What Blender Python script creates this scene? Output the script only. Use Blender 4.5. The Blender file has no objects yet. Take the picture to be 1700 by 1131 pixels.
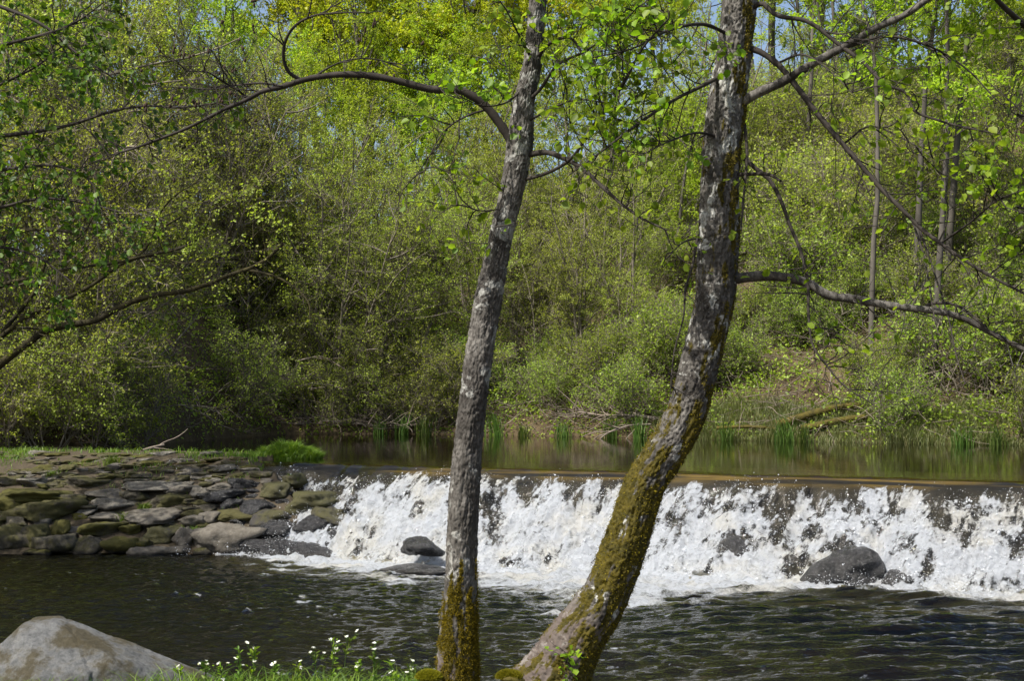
import bpy, bmesh, math, random
import numpy as np

SC = bpy.context.scene
R = math.radians
# ------------------------------------------------------------------ camera, sky, sun, exposure
F, HC, HY = 2335.0, 1.95, 650.0          # focal length in photo pixels, eye height, horizon row
def P(px, py, d):
    return np.array([(px - 850.0) / F * d, d, HC - (py - HY) / F * d])

cam = bpy.data.objects.new("camera", bpy.data.cameras.new("camera"))
SC.collection.objects.link(cam)
cam.location = (0, 0, HC)
cam.rotation_euler = (R(90), 0, 0)
cam.data.sensor_width = 36.0
cam.data.lens = 36.0 * F / 1700.0
cam.data.shift_y = (HY - 565.5) / 1700.0
cam.data.clip_start, cam.data.clip_end = 0.1, 600.0
SC.camera = cam

SUN_EL, SUN_AZ = 54.0, 38.0              # azimuth: degrees towards the camera from due left
w = bpy.data.worlds.new("World"); SC.world = w; w.use_nodes = True
nt = w.node_tree
sky = nt.nodes.new("ShaderNodeTexSky"); sky.sky_type = 'NISHITA'; sky.sun_disc = False
sky.sun_elevation = R(SUN_EL); sky.sun_rotation = R(-90 - SUN_AZ)
bg = nt.nodes["Background"]; sky.air_density = 0.9; sky.dust_density = 3.0; sky.ozone_density = 0.6; bg.inputs[1].default_value = 0.13
nt.links.new(sky.outputs[0], bg.inputs[0])
sl = bpy.data.lights.new("sun", 'SUN'); sl.energy = 5.0; sl.angle = R(0.5); sl.color = (1.0, 0.96, 0.90)
sun = bpy.data.objects.new("sun", sl); SC.collection.objects.link(sun)
from mathutils import Vector
sd = Vector((-math.cos(R(SUN_EL)) * math.cos(R(SUN_AZ)), -math.cos(R(SUN_EL)) * math.sin(R(SUN_AZ)), math.sin(R(SUN_EL))))
sun.rotation_euler = sd.to_track_quat('Z', 'Y').to_euler()
vs = SC.view_settings
SC.display_settings.display_device = 'sRGB'
vs.view_transform = 'Standard'; vs.look = 'None'; vs.gamma = 1.0; vs.use_curve_mapping = False
vs.exposure = 0.5
SC.cycles.max_bounces = 7; SC.cycles.diffuse_bounces = 4; SC.cycles.glossy_bounces = 3
SC.cycles.transmission_bounces = 4; SC.cycles.transparent_max_bounces = 10
SC.cycles.caustics_reflective = False; SC.cycles.caustics_refractive = False
SC.cycles.sample_clamp_indirect = 4.0
SC.cycles.use_denoising = True

RNG = np.random.default_rng(7)
# ------------------------------------------------------------------ noise
_pr = np.random.default_rng(1)
_perm = np.concatenate([_pr.permutation(256)] * 3)
_grad = _pr.normal(size=(256, 3)); _grad /= np.linalg.norm(_grad, axis=1)[:, None]
def perlin(p):
    p = np.asarray(p, float)
    i = np.floor(p).astype(np.int64); f = p - i; i &= 255
    u = f * f * f * (f * (f * 6 - 15) + 10)
    out = 0
    for dx in (0, 1):
        for dy in (0, 1):
            for dz in (0, 1):
                h = _perm[_perm[_perm[(i[:, 0] + dx) & 255] + ((i[:, 1] + dy) & 255)] + ((i[:, 2] + dz) & 255)]
                g = _grad[h]
                dot = g[:, 0] * (f[:, 0] - dx) + g[:, 1] * (f[:, 1] - dy) + g[:, 2] * (f[:, 2] - dz)
                wx = u[:, 0] if dx else 1 - u[:, 0]
                wy = u[:, 1] if dy else 1 - u[:, 1]
                wz = u[:, 2] if dz else 1 - u[:, 2]
                out = out + dot * wx * wy * wz
    return out * 1.5
def fbm(p, octv=4, gain=0.5):
    p = np.asarray(p, float); a = 1.0; s = 0; 
    for k in range(octv):
        s = s + a * perlin(p * (2.03 ** k) + 17.3 * k); a *= gain
    return s
def n2(x, y, sx, sy, z=0.0, octv=4, gain=0.5):
    return fbm(np.stack([np.ravel(x) * sx, np.ravel(y) * sy, np.full(np.size(x), z)], 1), octv, gain).reshape(np.shape(x))
def sstep(a, b, x):
    t = np.clip((x - a) / (b - a), 0, 1); return t * t * (3 - 2 * t)
def unit(v):
    return v / np.maximum(np.linalg.norm(v, axis=-1, keepdims=True), 1e-9)

# ------------------------------------------------------------------ object helpers
def add_mesh(name, V, faces, mat, parent=None, base=(0, 0, 0), smooth=True, attrs=None):
    V = np.asarray(V, np.float32) - np.asarray(base, np.float32)
    me = bpy.data.meshes.new(name)
    me.vertices.add(len(V)); me.vertices.foreach_set("co", V.ravel())
    if not isinstance(faces, list): faces = [faces]
    faces = [np.asarray(f, np.int32) for f in faces if len(f)]
    loops = np.concatenate([f.ravel() for f in faces]); tot = np.concatenate([np.full(len(f), f.shape[1], np.int32) for f in faces])
    start = np.concatenate([[0], np.cumsum(tot)[:-1]]).astype(np.int32)
    me.loops.add(len(loops)); me.loops.foreach_set("vertex_index", loops)
    me.polygons.add(len(tot)); me.polygons.foreach_set("loop_start", start)
    me.polygons.foreach_set("use_smooth", np.full(len(tot), smooth, bool))
    for k, a in (attrs or {}).items():
        at = me.attributes.new(k, 'FLOAT', 'POINT'); at.data.foreach_set("value", np.asarray(a, np.float32).ravel())
    me.update(calc_edges=True)
    me.materials.append(mat)
    o = bpy.data.objects.new(name, me); SC.collection.objects.link(o)
    if parent is not None: o.parent = parent
    else: o.location = base
    return o
def tag(o, label=None, cat=None, group=None, kind=None):
    if label: o["label"] = label
    if cat: o["category"] = cat
    if group: o["group"] = group
    if kind: o["kind"] = kind
    return o
def thing(name, base, label, cat, group=None):
    o = bpy.data.objects.new(name, None); SC.collection.objects.link(o)
    o.empty_display_size = 0.1; o.location = base
    return tag(o, label, cat, group)
def dup(root, loc, rz, sc, label, group=None):
    r = root.copy(); SC.collection.objects.link(r)
    r.location = loc; r.rotation_euler = (0, 0, rz); r.scale = (sc, sc, sc) if np.isscalar(sc) else sc
    r["label"] = label
    if group: r["group"] = group
    for ch in root.children:
        c = ch.copy(); SC.collection.objects.link(c); c.parent = r
        for g in ch.children:
            d = g.copy(); SC.collection.objects.link(d); d.parent = c
    return r
def grid_faces(nu, nv):
    i = np.arange(nu - 1)[:, None] * nv + np.arange(nv - 1)[None]
    return np.stack([i, i + nv, i + nv + 1, i + 1], -1).reshape(-1, 4)
class Geo:
    def __init__(s): s.v, s.f, s.n, s.t = [], {}, 0, []
    def add(s, V, Fc, tint=None):
        V = np.asarray(V).reshape(-1, 3); Fc = np.asarray(Fc)
        s.f.setdefault(Fc.shape[1], []).append(Fc + s.n); s.v.append(V); s.n += len(V)
        s.t.append(np.zeros(len(V)) if tint is None else np.broadcast_to(tint, (len(V),)))
    def build(s, name, mat, parent=None, base=(0, 0, 0), smooth=True, attr="tint"):
        return add_mesh(name, np.concatenate(s.v), [np.concatenate(a) for a in s.f.values()], mat, parent, base, smooth, {attr: np.concatenate(s.t)})

def sweep(pts, rad, S, cap=False):
    pts = np.asarray(pts, float); N, K, _ = pts.shape
    rad = np.broadcast_to(rad, (N, K))
    T = unit(np.gradient(pts, axis=1))
    m = np.abs(T.mean(1)); ref = np.zeros((N, 3)); ref[np.arange(N), m.argmin(1)] = 1
    n1 = unit(np.cross(T, ref[:, None, :])); n2_ = np.cross(T, n1)
    th = np.arange(S) / S * 2 * math.pi
    V = pts[:, :, None] + rad[:, :, None, None] * (np.cos(th)[None, None, :, None] * n1[:, :, None] + np.sin(th)[None, None, :, None] * n2_[:, :, None])
    b = (np.arange(N) * K * S)[:, None, None] + (np.arange(K - 1) * S)[None, :, None]
    j = np.arange(S)[None, None]; jn = (j + 1) % S
    Fc = np.stack([b + j, b + jn, b + S + jn, b + S + j], -1).reshape(-1, 4)
    return V.reshape(-1, 3), Fc
def grow(start, d, L, K, wob, trop, rng, tv=(0, 0, 1.0)):
    N = len(start); pts = np.empty((N, K, 3)); p = start.copy(); d = unit(d.copy()); st = (np.asarray(L) / (K - 1))[:, None]
    for k in range(K):
        pts[:, k] = p
        d = unit(d + wob * rng.normal(size=(N, 3)) + trop * np.asarray(tv)); p = p + d * st
    return pts
def along(pts, idx, t):
    K = pts.shape[1]; x = t * (K - 1) * 0.9999; i = x.astype(int); f = (x - i)[:, None]
    a, b = pts[idx, i], pts[idx, i + 1]
    return a * (1 - f) + b * f, unit(b - a)
def spawn(pts, n, t0, t1, ang, rng, spread=0.25):
    N = len(pts); idx = np.repeat(np.arange(N), n); t = rng.uniform(t0, t1, len(idx))
    p, T = along(pts, idx, t)
    r = unit(np.cross(T, rng.normal(size=T.shape)))
    a = (ang + spread * rng.normal(size=len(idx)))[:, None]
    return p, np.cos(a) * T + np.sin(a) * r, idx, t
def leafquads(pos, size, rng, up=0.3, aspect=0.6, axis=None):
    n = len(pos); a = unit(rng.normal(size=(n, 3)) if axis is None else axis + 0.5 * rng.normal(size=(n, 3)))
    nm = unit(rng.normal(size=(n, 3)) + np.array([0, 0, up * 2])); b = unit(np.cross(nm, a)); nm = np.cross(a, b)
    L = (size * rng.uniform(0.6, 1.35, n))[:, None]; W = L * aspect * 0.5
    V = np.stack([pos, pos + a * L * 0.45 + b * W + nm * L * 0.1, pos + a * L, pos + a * L * 0.45 - b * W + nm * L * 0.1], 1)
    return V.reshape(-1, 3), np.arange(n * 4).reshape(-1, 4), np.repeat(rng.uniform(0, 1, n), 4)
def leaf6(pos, axis, L, rng, up=0.8, aspect=0.85):
    n = len(pos); a = unit(axis); nm = unit(rng.normal(size=(n, 3)) * 0.7 + np.array([0, 0, up])); b = unit(np.cross(nm, a)); nm = np.cross(a, b)
    L = L[:, None]; W = L * aspect * 0.5
    st = pos + a * L * 0.15
    V = np.stack([st, st + a * L * .25 + b * W * .85 + nm * W * .25, st + a * L * .7 + b * W * .9 + nm * W * .3, st + a * L - nm * L * .08,
                  st + a * L * .7 - b * W * .9 + nm * W * .3, st + a * L * .25 - b * W * .85 + nm * W * .25], 1).reshape(-1, 3)
    k = np.arange(n)[:, None] * 6
    Fc = np.concatenate([k + np.array([[0, 1, 2, 3]]), k + np.array([[0, 3, 4, 5]])])
    return V, Fc, np.repeat(rng.uniform(0, 1, n), 6)
def blades(pos, H, W, lean, rng, segs=3):
    n = len(pos); az = rng.uniform(0, 2 * math.pi, n); ld = np.stack([np.cos(az), np.sin(az), 0 * az], 1)
    fa = rng.uniform(0, 2 * math.pi, n); wd = np.stack([np.cos(fa), np.sin(fa), 0 * fa], 1)
    H = np.broadcast_to(H, (n,)); rows = []
    for k in range(segs):
        t = k / segs
        c = pos + np.array([0, 0, 1.0]) * (H * t)[:, None] + ld * (H * lean * t * t)[:, None]
        ww = (W * (1 - 0.7 * t * t))
        rows += [c - wd * np.reshape(ww, (-1, 1)) / 2, c + wd * np.reshape(ww, (-1, 1)) / 2]
    rows.append(pos + np.array([0, 0, 1.0]) * (H * (1 - lean * .25))[:, None] + ld * (H * lean)[:, None])
    m = 2 * segs + 1
    V = np.stack(rows, 1).reshape(-1, 3); k = np.arange(n)[:, None] * m
    q = np.concatenate([k + np.array([[2 * i, 2 * i + 1, 2 * i + 3, 2 * i + 2]]) for i in range(segs - 1)])
    tr = k + np.array([[m - 3, m - 2, m - 1]])
    return V, q, tr, np.repeat(rng.uniform(0, 1, n), m)
def add_blades(g, *a, **k):
    V, q, tr, t = blades(*a, **k)
    n0 = g.n; g.add(V, q, t); g.f.setdefault(3, []).append(tr + n0)

# ------------------------------------------------------------------ materials
def newmat(name):
    m = bpy.data.materials.new(name); m.use_nodes = True
    t = m.node_tree; t.nodes.clear()
    return m, t, t.nodes.new("ShaderNodeOutputMaterial")
def N(t, typ, **kw):
    n = t.nodes.new(typ)
    for k, v in kw.items():
        if k.startswith("i_"):
            key = k[2:]; n.inputs[int(key) if key.isdigit() else key].default_value = v
        else: setattr(n, k, v)
    return n
def noise(t, vec, scale, detail=5, rough=0.6, dist=0.0):
    n = N(t, "ShaderNodeTexNoise", i_Scale=scale, i_Detail=detail, i_Roughness=rough, i_Distortion=dist)
    t.links.new(vec, n.inputs["Vector"]); return n.outputs["Fac"]
def coords(t, scale=(1, 1, 1)):
    c = N(t, "ShaderNodeTexCoord"); m = N(t, "ShaderNodeMapping"); m.inputs["Scale"].default_value = scale
    t.links.new(c.outputs["Object"], m.inputs[0]); return m.outputs[0]
def ramp(t, fac, stops):
    r = N(t, "ShaderNodeValToRGB"); e = r.color_ramp.elements
    while len(e) < len(stops): e.new(0.5)
    for k, (p, c) in enumerate(stops):
        e[k].position = p; e[k].color = (*c, 1) if len(c) == 3 else c
    t.links.new(fac, r.inputs[0]); return r.outputs[0]
def mix(t, fac, a, b, blend='MIX'):
    n = N(t, "ShaderNodeMix", data_type='RGBA', blend_type=blend)
    for sock, val in ((n.inputs[0], fac), (n.inputs[6], a), (n.inputs[7], b)):
        if isinstance(val, (int, float)): sock.default_value = val
        elif isinstance(val, tuple): sock.default_value = (*val, 1)
        else: t.links.new(val, sock)
    return n.outputs[2]
def mathn(t, op, a, b=0.0, clamp=False):
    n = N(t, "ShaderNodeMath", operation=op, use_clamp=clamp)
    for k, v in enumerate((a, b)):
        if isinstance(v, (int, float)): n.inputs[k].default_value = v
        else: t.links.new(v, n.inputs[k])
    return n.outputs[0]
def maprange(t, v, a, b, c=0.0, d=1.0):
    n = N(t, "ShaderNodeMapRange", i_1=a, i_2=b, i_3=c, i_4=d); n.interpolation_type = 'SMOOTHSTEP'
    t.links.new(v, n.inputs[0]); return n.outputs[0]
def attr(t, name):
    return N(t, "ShaderNodeAttribute", attribute_name=name).outputs["Fac"]
def bump(t, h, strength, dist):
    b = N(t, "ShaderNodeBump", i_Strength=strength, i_Distance=dist); t.links.new(h, b.inputs["Height"]); return b.outputs[0]
def principled(t, col, rough=0.8, normal=None, spec=0.3):
    p = N(t, "ShaderNodeBsdfPrincipled")
    for sock, val in ((p.inputs["Base Color"], col), (p.inputs["Roughness"], rough), (p.inputs["Specular IOR Level"], spec)):
        if isinstance(val, (int, float)): sock.default_value = val
        elif isinstance(val, tuple): sock.default_value = (*val, 1)
        else: t.links.new(val, sock)
    if normal is not None: t.links.new(normal, p.inputs["Normal"])
    return p.outputs[0]
def leaf_mat(name, ca, cb, cc, trans=0.45, spec=0.35):
    m, t, out = newmat(name)
    oi = N(t, "ShaderNodeObjectInfo").outputs["Random"]
    tint = attr(t, "tint")
    col = ramp(t, tint, [(0.0, ca), (0.55, cb), (1.0, cc)])
    hv = N(t, "ShaderNodeHueSaturation", i_Saturation=1.0)
    t.links.new(maprange(t, oi, 0, 1, 0.49, 0.515), hv.inputs["Hue"]); t.links.new(maprange(t, oi, 0, 1, 0.8, 1.2), hv.inputs["Value"])
    t.links.new(col, hv.inputs["Color"]); col = hv.outputs[0]
    d = principled(t, col, 0.5, None, spec)
    tr = N(t, "ShaderNodeBsdfTranslucent"); t.links.new(mix(t, 1.0, col, (1.35, 1.4, 0.6), 'MULTIPLY'), tr.inputs[0])
    ms = N(t, "ShaderNodeMixShader", i_0=trans); t.links.new(d, ms.inputs[1]); t.links.new(tr.outputs[0], ms.inputs[2])
    t.links.new(ms.outputs[0], out.inputs[0]); return m
def simple_mat(name, a, b, scale=6.0, rough=0.85, bumpd=0.0, stretch=(1, 1, 1), spec=0.2):
    m, t, out = newmat(name)
    v = coords(t, stretch); n = noise(t, v, scale, 7, 0.65)
    col = ramp(t, n, [(0.3, a), (0.7, b)])
    nb = bump(t, noise(t, v, scale * 5, 6, 0.7), 1.0, bumpd) if bumpd else None
    t.links.new(principled(t, col, rough, nb, spec), out.inputs[0]); return m

def bark_mat(name, moss_col=(0.085, 0.066, 0.007)):
    m, t, out = newmat(name)
    v = coords(t); vs_ = coords(t, (1, 1, 0.3))
    n1 = noise(t, v, 5, 6, 0.65); nf = noise(t, vs_, 60, 6, 0.7)
    col = ramp(t, n1, [(0.32, (0.028, 0.025, 0.02)), (0.48, (0.095, 0.087, 0.075)), (0.66, (0.22, 0.205, 0.18))])
    col = mix(t, maprange(t, nf, 0.4, 0.62, 0.0, 0.75), col, (0.035, 0.03, 0.024))
    lich = maprange(t, noise(t, v, 8, 6, 0.65, 0.5), 0.55, 0.61)
    lich = mathn(t, 'MULTIPLY', lich, mathn(t, 'MULTIPLY', attr(t, "lichen"), maprange(t, nf, 0.3, 0.55)))
    col = mix(t, lich, col, (0.50, 0.50, 0.45))
    pk = attr(t, "pink"); col = mix(t, pk, col, mix(t, nf, (0.04, 0.032, 0.026), (0.20, 0.155, 0.13)))
    mc = mix(t, maprange(t, noise(t, v, 22, 4, 0.6), 0.3, 0.7), moss_col, (0.04, 0.035, 0.006))
    ms = maprange(t, mathn(t, 'ADD', attr(t, "moss"), mathn(t, 'MULTIPLY', mathn(t, 'SUBTRACT', noise(t, v, 30, 5, 0.7), 0.5), 0.9)), 0.42, 0.58)
    col = mix(t, ms, col, mc)
    nb = bump(t, noise(t, vs_, 90, 8, 0.75), 0.8, 0.006)
    t.links.new(principled(t, col, 0.85, nb, 0.25), out.inputs[0]); return m

def stone_mat(name, a, b, moss, mossc=(0.095, 0.088, 0.026), rough=0.85, wet=False):
    m, t, out = newmat(name)
    v = coords(t); oi = N(t, "ShaderNodeObjectInfo").outputs["Random"]
    vv = N(t, "ShaderNodeVectorMath", operation='ADD'); t.links.new(v, vv.inputs[0])
    cx = N(t, "ShaderNodeCombineXYZ"); t.links.new(mathn(t, 'MULTIPLY', oi, 37.0), cx.inputs[0]); t.links.new(cx.outputs[0], vv.inputs[1]); v = vv.outputs[0]
    n = noise(t, v, 8, 8, 0.7); nf = noise(t, v, 24, 9, 0.8)
    col = ramp(t, n, [(0.32, a), (0.68, b)])
    col = mix(t, 0.75, col, ramp(t, nf, [(0.32, (0.22, 0.22, 0.22)), (0.68, (1.35, 1.35, 1.35))]), 'MULTIPLY')
    col = mix(t, maprange(t, oi, 0, 1, 0.0, 0.35), col, (0.15, 0.125, 0.095), 'MIX') if not wet and "boulder" not in name else col
    if moss:
        g = N(t, "ShaderNodeNewGeometry"); sp = N(t, "ShaderNodeSeparateXYZ"); t.links.new(g.outputs["Normal"], sp.inputs[0])
        k = mathn(t, 'ADD', mathn(t, 'MULTIPLY', noise(t, v, 4, 7, 0.7), 1.6), mathn(t, 'MULTIPLY', oi, 0.35))
        k = maprange(t, k, 1.15 - moss * 0.5, 1.4 - moss * 0.5)
        k = mathn(t, "MULTIPLY", k, 0.85); col = mix(t, k, col, mix(t, nf, (mossc[0] * .4, mossc[1] * .4, mossc[2] * .4), (mossc[0] * 1.5, mossc[1] * 1.5, mossc[2] * 1.5)))
    if "boulder" not in name:
        g2 = N(t, "ShaderNodeNewGeometry"); s2 = N(t, "ShaderNodeSeparateXYZ"); t.links.new(g2.outputs["Position"], s2.inputs[0])
        wl = maprange(t, mathn(t, 'ADD', s2.outputs[2], mathn(t, 'MULTIPLY', mathn(t, 'SUBTRACT', n, 0.5), -0.12)), 0.10, 0.05)
        col = mix(t, wl, col, mix(t, nf, (0.008, 0.007, 0.006), (0.04, 0.035, 0.026)))
    nb = bump(t, nf, 1.0, 0.03)
    rg = maprange(t, nf, 0.35, 0.65, rough - 0.1, rough + 0.15) if wet else rough
    t.links.new(principled(t, col, rg, nb, 0.5 if wet else 0.25), out.inputs[0]); return m

M = {}
M["bark_near"] = bark_mat("alder bark")
M["wood_far"] = simple_mat("far bark", (0.045, 0.04, 0.033), (0.15, 0.135, 0.112), 3.0, 0.9, 0.0, (1, 1, 0.4))
M["wood_dark"] = simple_mat("dark twig bark", (0.10, 0.085, 0.065), (0.26, 0.225, 0.175), 3.0, 0.9)
M["twig"] = simple_mat("twig bark", (0.016, 0.013, 0.010), (0.06, 0.051, 0.042), 9.0, 0.85)
M["mossy_wood"] = simple_mat("mossy limb bark", (0.018, 0.015, 0.011), (0.06, 0.052, 0.018), 7.0, 0.9, 0.01)
M["log_moss"] = simple_mat("mossy log", (0.04, 0.035, 0.014), (0.13, 0.105, 0.02), 9.0, 0.9, 0.02)
M["dead"] = simple_mat("dead wood", (0.12, 0.095, 0.07), (0.30, 0.25, 0.20), 6.0, 0.9)
M["leaf_near"] = leaf_mat("alder leaf", (0.12, 0.20, 0.010), (0.20, 0.30, 0.018), (0.32, 0.42, 0.04), 0.55, 0.4)
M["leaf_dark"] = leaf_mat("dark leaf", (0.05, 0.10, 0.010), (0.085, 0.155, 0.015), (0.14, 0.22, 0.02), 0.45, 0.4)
M["leaf_olive"] = leaf_mat("olive leaf", (0.21, 0.255, 0.032), (0.34, 0.40, 0.06), (0.50, 0.55, 0.14), 0.52)
M["leaf_yellow"] = leaf_mat("yellow leaf", (0.30, 0.36, 0.018), (0.42, 0.47, 0.028), (0.54, 0.55, 0.05), 0.5)
M["leaf_green"] = leaf_mat("green leaf", (0.21, 0.28, 0.022), (0.32, 0.41, 0.035), (0.46, 0.54, 0.07), 0.52)
M["leaf_under"] = leaf_mat("undergrowth leaf", (0.14, 0.20, 0.02), (0.25, 0.34, 0.035), (0.40, 0.46, 0.08), 0.45)
M["grass"] = leaf_mat("grass blade", (0.07, 0.13, 0.012), (0.12, 0.20, 0.018), (0.20, 0.26, 0.035), 0.4)
M["grass_pale"] = leaf_mat("pale grass blade", (0.10, 0.13, 0.04), (0.16, 0.19, 0.06), (0.25, 0.24, 0.10), 0.35)
M["reed"] = leaf_mat("reed blade", (0.045, 0.085, 0.012), (0.075, 0.135, 0.02), (0.14, 0.19, 0.04), 0.4, 0.3)
M["moss"] = leaf_mat("moss", (0.08, 0.058, 0.004), (0.15, 0.108, 0.007), (0.25, 0.18, 0.012), 0.3, 0.1)
M["moss_bright"] = leaf_mat("moss cushion", (0.10, 0.10, 0.006), (0.19, 0.18, 0.012), (0.30, 0.27, 0.02), 0.3, 0.1)
M["petal"] = leaf_mat("white petal", (0.75, 0.75, 0.68), (0.82, 0.82, 0.76), (0.85, 0.85, 0.82), 0.3)
M["cone"] = simple_mat("alder cone", (0.03, 0.02, 0.015), (0.07, 0.045, 0.03), 30.0)
M["stone"] = stone_mat("dry stone", (0.08, 0.072, 0.058), (0.27, 0.25, 0.205), 0.0)
M["stone_mossy"] = stone_mat("mossy stone", (0.05, 0.045, 0.032), (0.17, 0.15, 0.11), 0.75, (0.075, 0.07, 0.018))
M["stone_green"] = stone_mat("very mossy stone", (0.035, 0.032, 0.018), (0.12, 0.11, 0.06), 1.0, (0.08, 0.075, 0.012))
M["stone_wet"] = stone_mat("wet stone", (0.010, 0.010, 0.010), (0.045, 0.043, 0.042), 0.0, rough=0.22, wet=True)
M["stone_river"] = stone_mat("river rock", (0.014, 0.014, 0.013), (0.07, 0.068, 0.064), 0.0, rough=0.16, wet=True)
M["stone_wetmoss"] = stone_mat("wet mossy stone", (0.025, 0.022, 0.018), (0.07, 0.06, 0.045), 0.8, (0.07, 0.065, 0.012), rough=0.5, wet=True)
M["boulder"] = stone_mat("pale boulder", (0.12, 0.123, 0.12), (0.33, 0.332, 0.32), 0.62, (0.06, 0.045, 0.012))

def ground_mat():
    m, t, out = newmat("woodland ground")
    v = coords(t); n = noise(t, v, 0.9, 9, 0.7); nf = noise(t, v, 14, 8, 0.75)
    col = ramp(t, n, [(0.3, (0.045, 0.033, 0.02)), (0.55, (0.11, 0.085, 0.05)), (0.75, (0.17, 0.135, 0.08))])
    col = mix(t, 0.7, col, ramp(t, nf, [(0.3, (0.3, 0.3, 0.3)), (0.7, (1.3, 1.2, 1.1))]), 'MULTIPLY')
    col = mix(t, attr(t, "bare"), col, mix(t, nf, (0.025, 0.02, 0.013), (0.13, 0.105, 0.07)))
    t.links.new(principled(t, col, 0.95, bump(t, nf, 1.0, 0.03), 0.15), out.inputs[0]); return m
M["ground"] = ground_mat()
def weir_mat():
    m, t, out = newmat("weir bed")
    v = coords(t); n = noise(t, v, 4, 8, 0.7)
    dark = ramp(t, n, [(0.3, (0.007, 0.007, 0.0075)), (0.7, (0.03, 0.03, 0.03))])
    amb = ramp(t, n, [(0.3, (0.13, 0.095, 0.02)), (0.7, (0.30, 0.22, 0.06))])
    col = mix(t, attr(t, "amber"), dark, amb)
    t.links.new(principled(t, col, 0.7, bump(t, n, 0.8, 0.03), 0.3), out.inputs[0]); return m
M["weir"] = weir_mat()

def water_mat(name, ripple, rdist, stretch, tint, rough=0.03):
    m, t, out = newmat(name)
    v = coords(t, stretch)
    h = noise(t, v, ripple, 5, 0.6, 0.3)
    nb_ = N(t, 'ShaderNodeBump', i_Distance=rdist); t.links.new(h, nb_.inputs['Height']); t.links.new(attr(t, 'turb'), nb_.inputs['Strength']); nb = nb_.outputs[0]
    fr = N(t, "ShaderNodeFresnel", i_IOR=1.33); t.links.new(nb, fr.inputs["Normal"])
    gl = N(t, "ShaderNodeBsdfGlossy", i_Roughness=rough); gl.inputs[0].default_value = (0.95, 0.95, 0.95, 1); t.links.new(nb, gl.inputs["Normal"])
    tp = N(t, "ShaderNodeBsdfTransparent"); tp.inputs[0].default_value = (*tint, 1)
    cl = N(t, "ShaderNodeMixShader"); t.links.new(fr.outputs[0], cl.inputs[0]); t.links.new(tp.outputs[0], cl.inputs[1]); t.links.new(gl.outputs[0], cl.inputs[2])
    # foam: attribute broken up by fine noise
    vo = coords(t); nf = noise(t, vo, 26, 8, 0.8, 0.6)
    ff = mathn(t, 'ADD', attr(t, "foam"), mathn(t, 'MULTIPLY', mathn(t, 'SUBTRACT', nf, 0.5), 1.1))
    ff = maprange(t, ff, 0.27, 0.73)
    ff = mathn(t, 'MULTIPLY', ff, maprange(t, noise(t, vo, 13, 6, 0.75, 0.8), 0.34, 0.56, 0.62, 1.0))
    fb = bump(t, noise(t, vo, 30, 9, 0.85, 0.5), 1.0, 0.06)
    fcol = mix(t, maprange(t, noise(t, vo, 1.7, 4, 0.6), 0.45, 0.65), (0.80, 0.84, 0.88), (0.86, 0.85, 0.78))
    fs = principled(t, fcol, 0.45, fb, 0.4)
    tr = N(t, "ShaderNodeBsdfTranslucent"); tr.inputs[0].default_value = (0.85, 0.88, 0.9, 1)
    fm = N(t, "ShaderNodeMixShader", i_0=0.25); t.links.new(fs, fm.inputs[1]); t.links.new(tr.outputs[0], fm.inputs[2])
    mx = N(t, "ShaderNodeMixShader"); t.links.new(ff, mx.inputs[0]); t.links.new(cl.outputs[0], mx.inputs[1]); t.links.new(fm.outputs[0], mx.inputs[2])
    t.links.new(mx.outputs[0], out.inputs[0]); return m
M["pool_still"] = water_mat("still water", 2.2, 0.002, (0.5, 1.6, 1), (0.30, 0.22, 0.07))
M["pool_ripple"] = water_mat("rippled water", 16.0, 0.019, (0.6, 1.3, 1), (0.24, 0.21, 0.075), 0.04)
M["cascade"] = water_mat("falling water", 14.0, 0.012, (1, 1, 0.7), (0.82, 0.78, 0.64), 0.05)
def spray_mat():
    m, t, out = newmat("spray")
    d = principled(t, (0.88, 0.9, 0.92), 0.2, None, 0.6)
    tr = N(t, "ShaderNodeBsdfTranslucent"); tr.inputs[0].default_value = (0.9, 0.92, 0.94, 1)
    ms = N(t, "ShaderNodeMixShader", i_0=0.4); t.links.new(d, ms.inputs[1]); t.links.new(tr.outputs[0], ms.inputs[2])
    t.links.new(ms.outputs[0], out.inputs[0]); return m
M["spray"] = spray_mat()

# ------------------------------------------------------------------ the lie of the land
ZU = 1.05                                              # level of the upper pool; the lower pool is at 0
C0 = np.array([-2.4, 17.5]); TX = unit(np.array([7.5, -3.5])); NX = np.array([TX[1], -TX[0]])   # weir crest line and flow direction
def sq(x, y):
    return (x - C0[0]) * TX[0] + (y - C0[1]) * TX[1], (x - C0[0]) * NX[0] + (y - C0[1]) * NX[1]
def yb(x):                                             # far waterline
    return np.interp(x, [-30, -9, -6.6, -6.0, -5.4, -4.5, -2.5, 0, 2, 4.8, 8.4, 12, 20, 40], [20, 20.4, 21.5, 24, 27.5, 29.3, 29.5, 28.6, 27.2, 25.3, 23.3, 22.2, 20.5, 18])
def emb(x, y):
    y0 = 16.55 - 0.03 * (x + 8); yt = np.interp(x, [-9, -5, -3, -2.2], [20, 19.2, 18.1, 17.5])
    t = (y - y0) / (yt - y0); tc = np.clip(t, 0, 1)
    z = np.where(t < 0, t * 1.5, 1.10 * (1 - (1 - tc) ** 1.6))
    return z - np.where(x > -6.3, 0.7 * sstep(yt + 1.0, yt + 2.2, y), 0)
def land(x, y):
    t = y - yb(x); sl = np.interp(x, [-12, -4, 3, 9, 16], [0.25, 0.36, 0.45, 0.55, 0.58])
    return 1.0 + np.where(t < 0, 0.6 * t, 0.25 * sstep(0, 0.6, t)) + sl * np.clip(t - 0.4, 0, 18)
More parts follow.
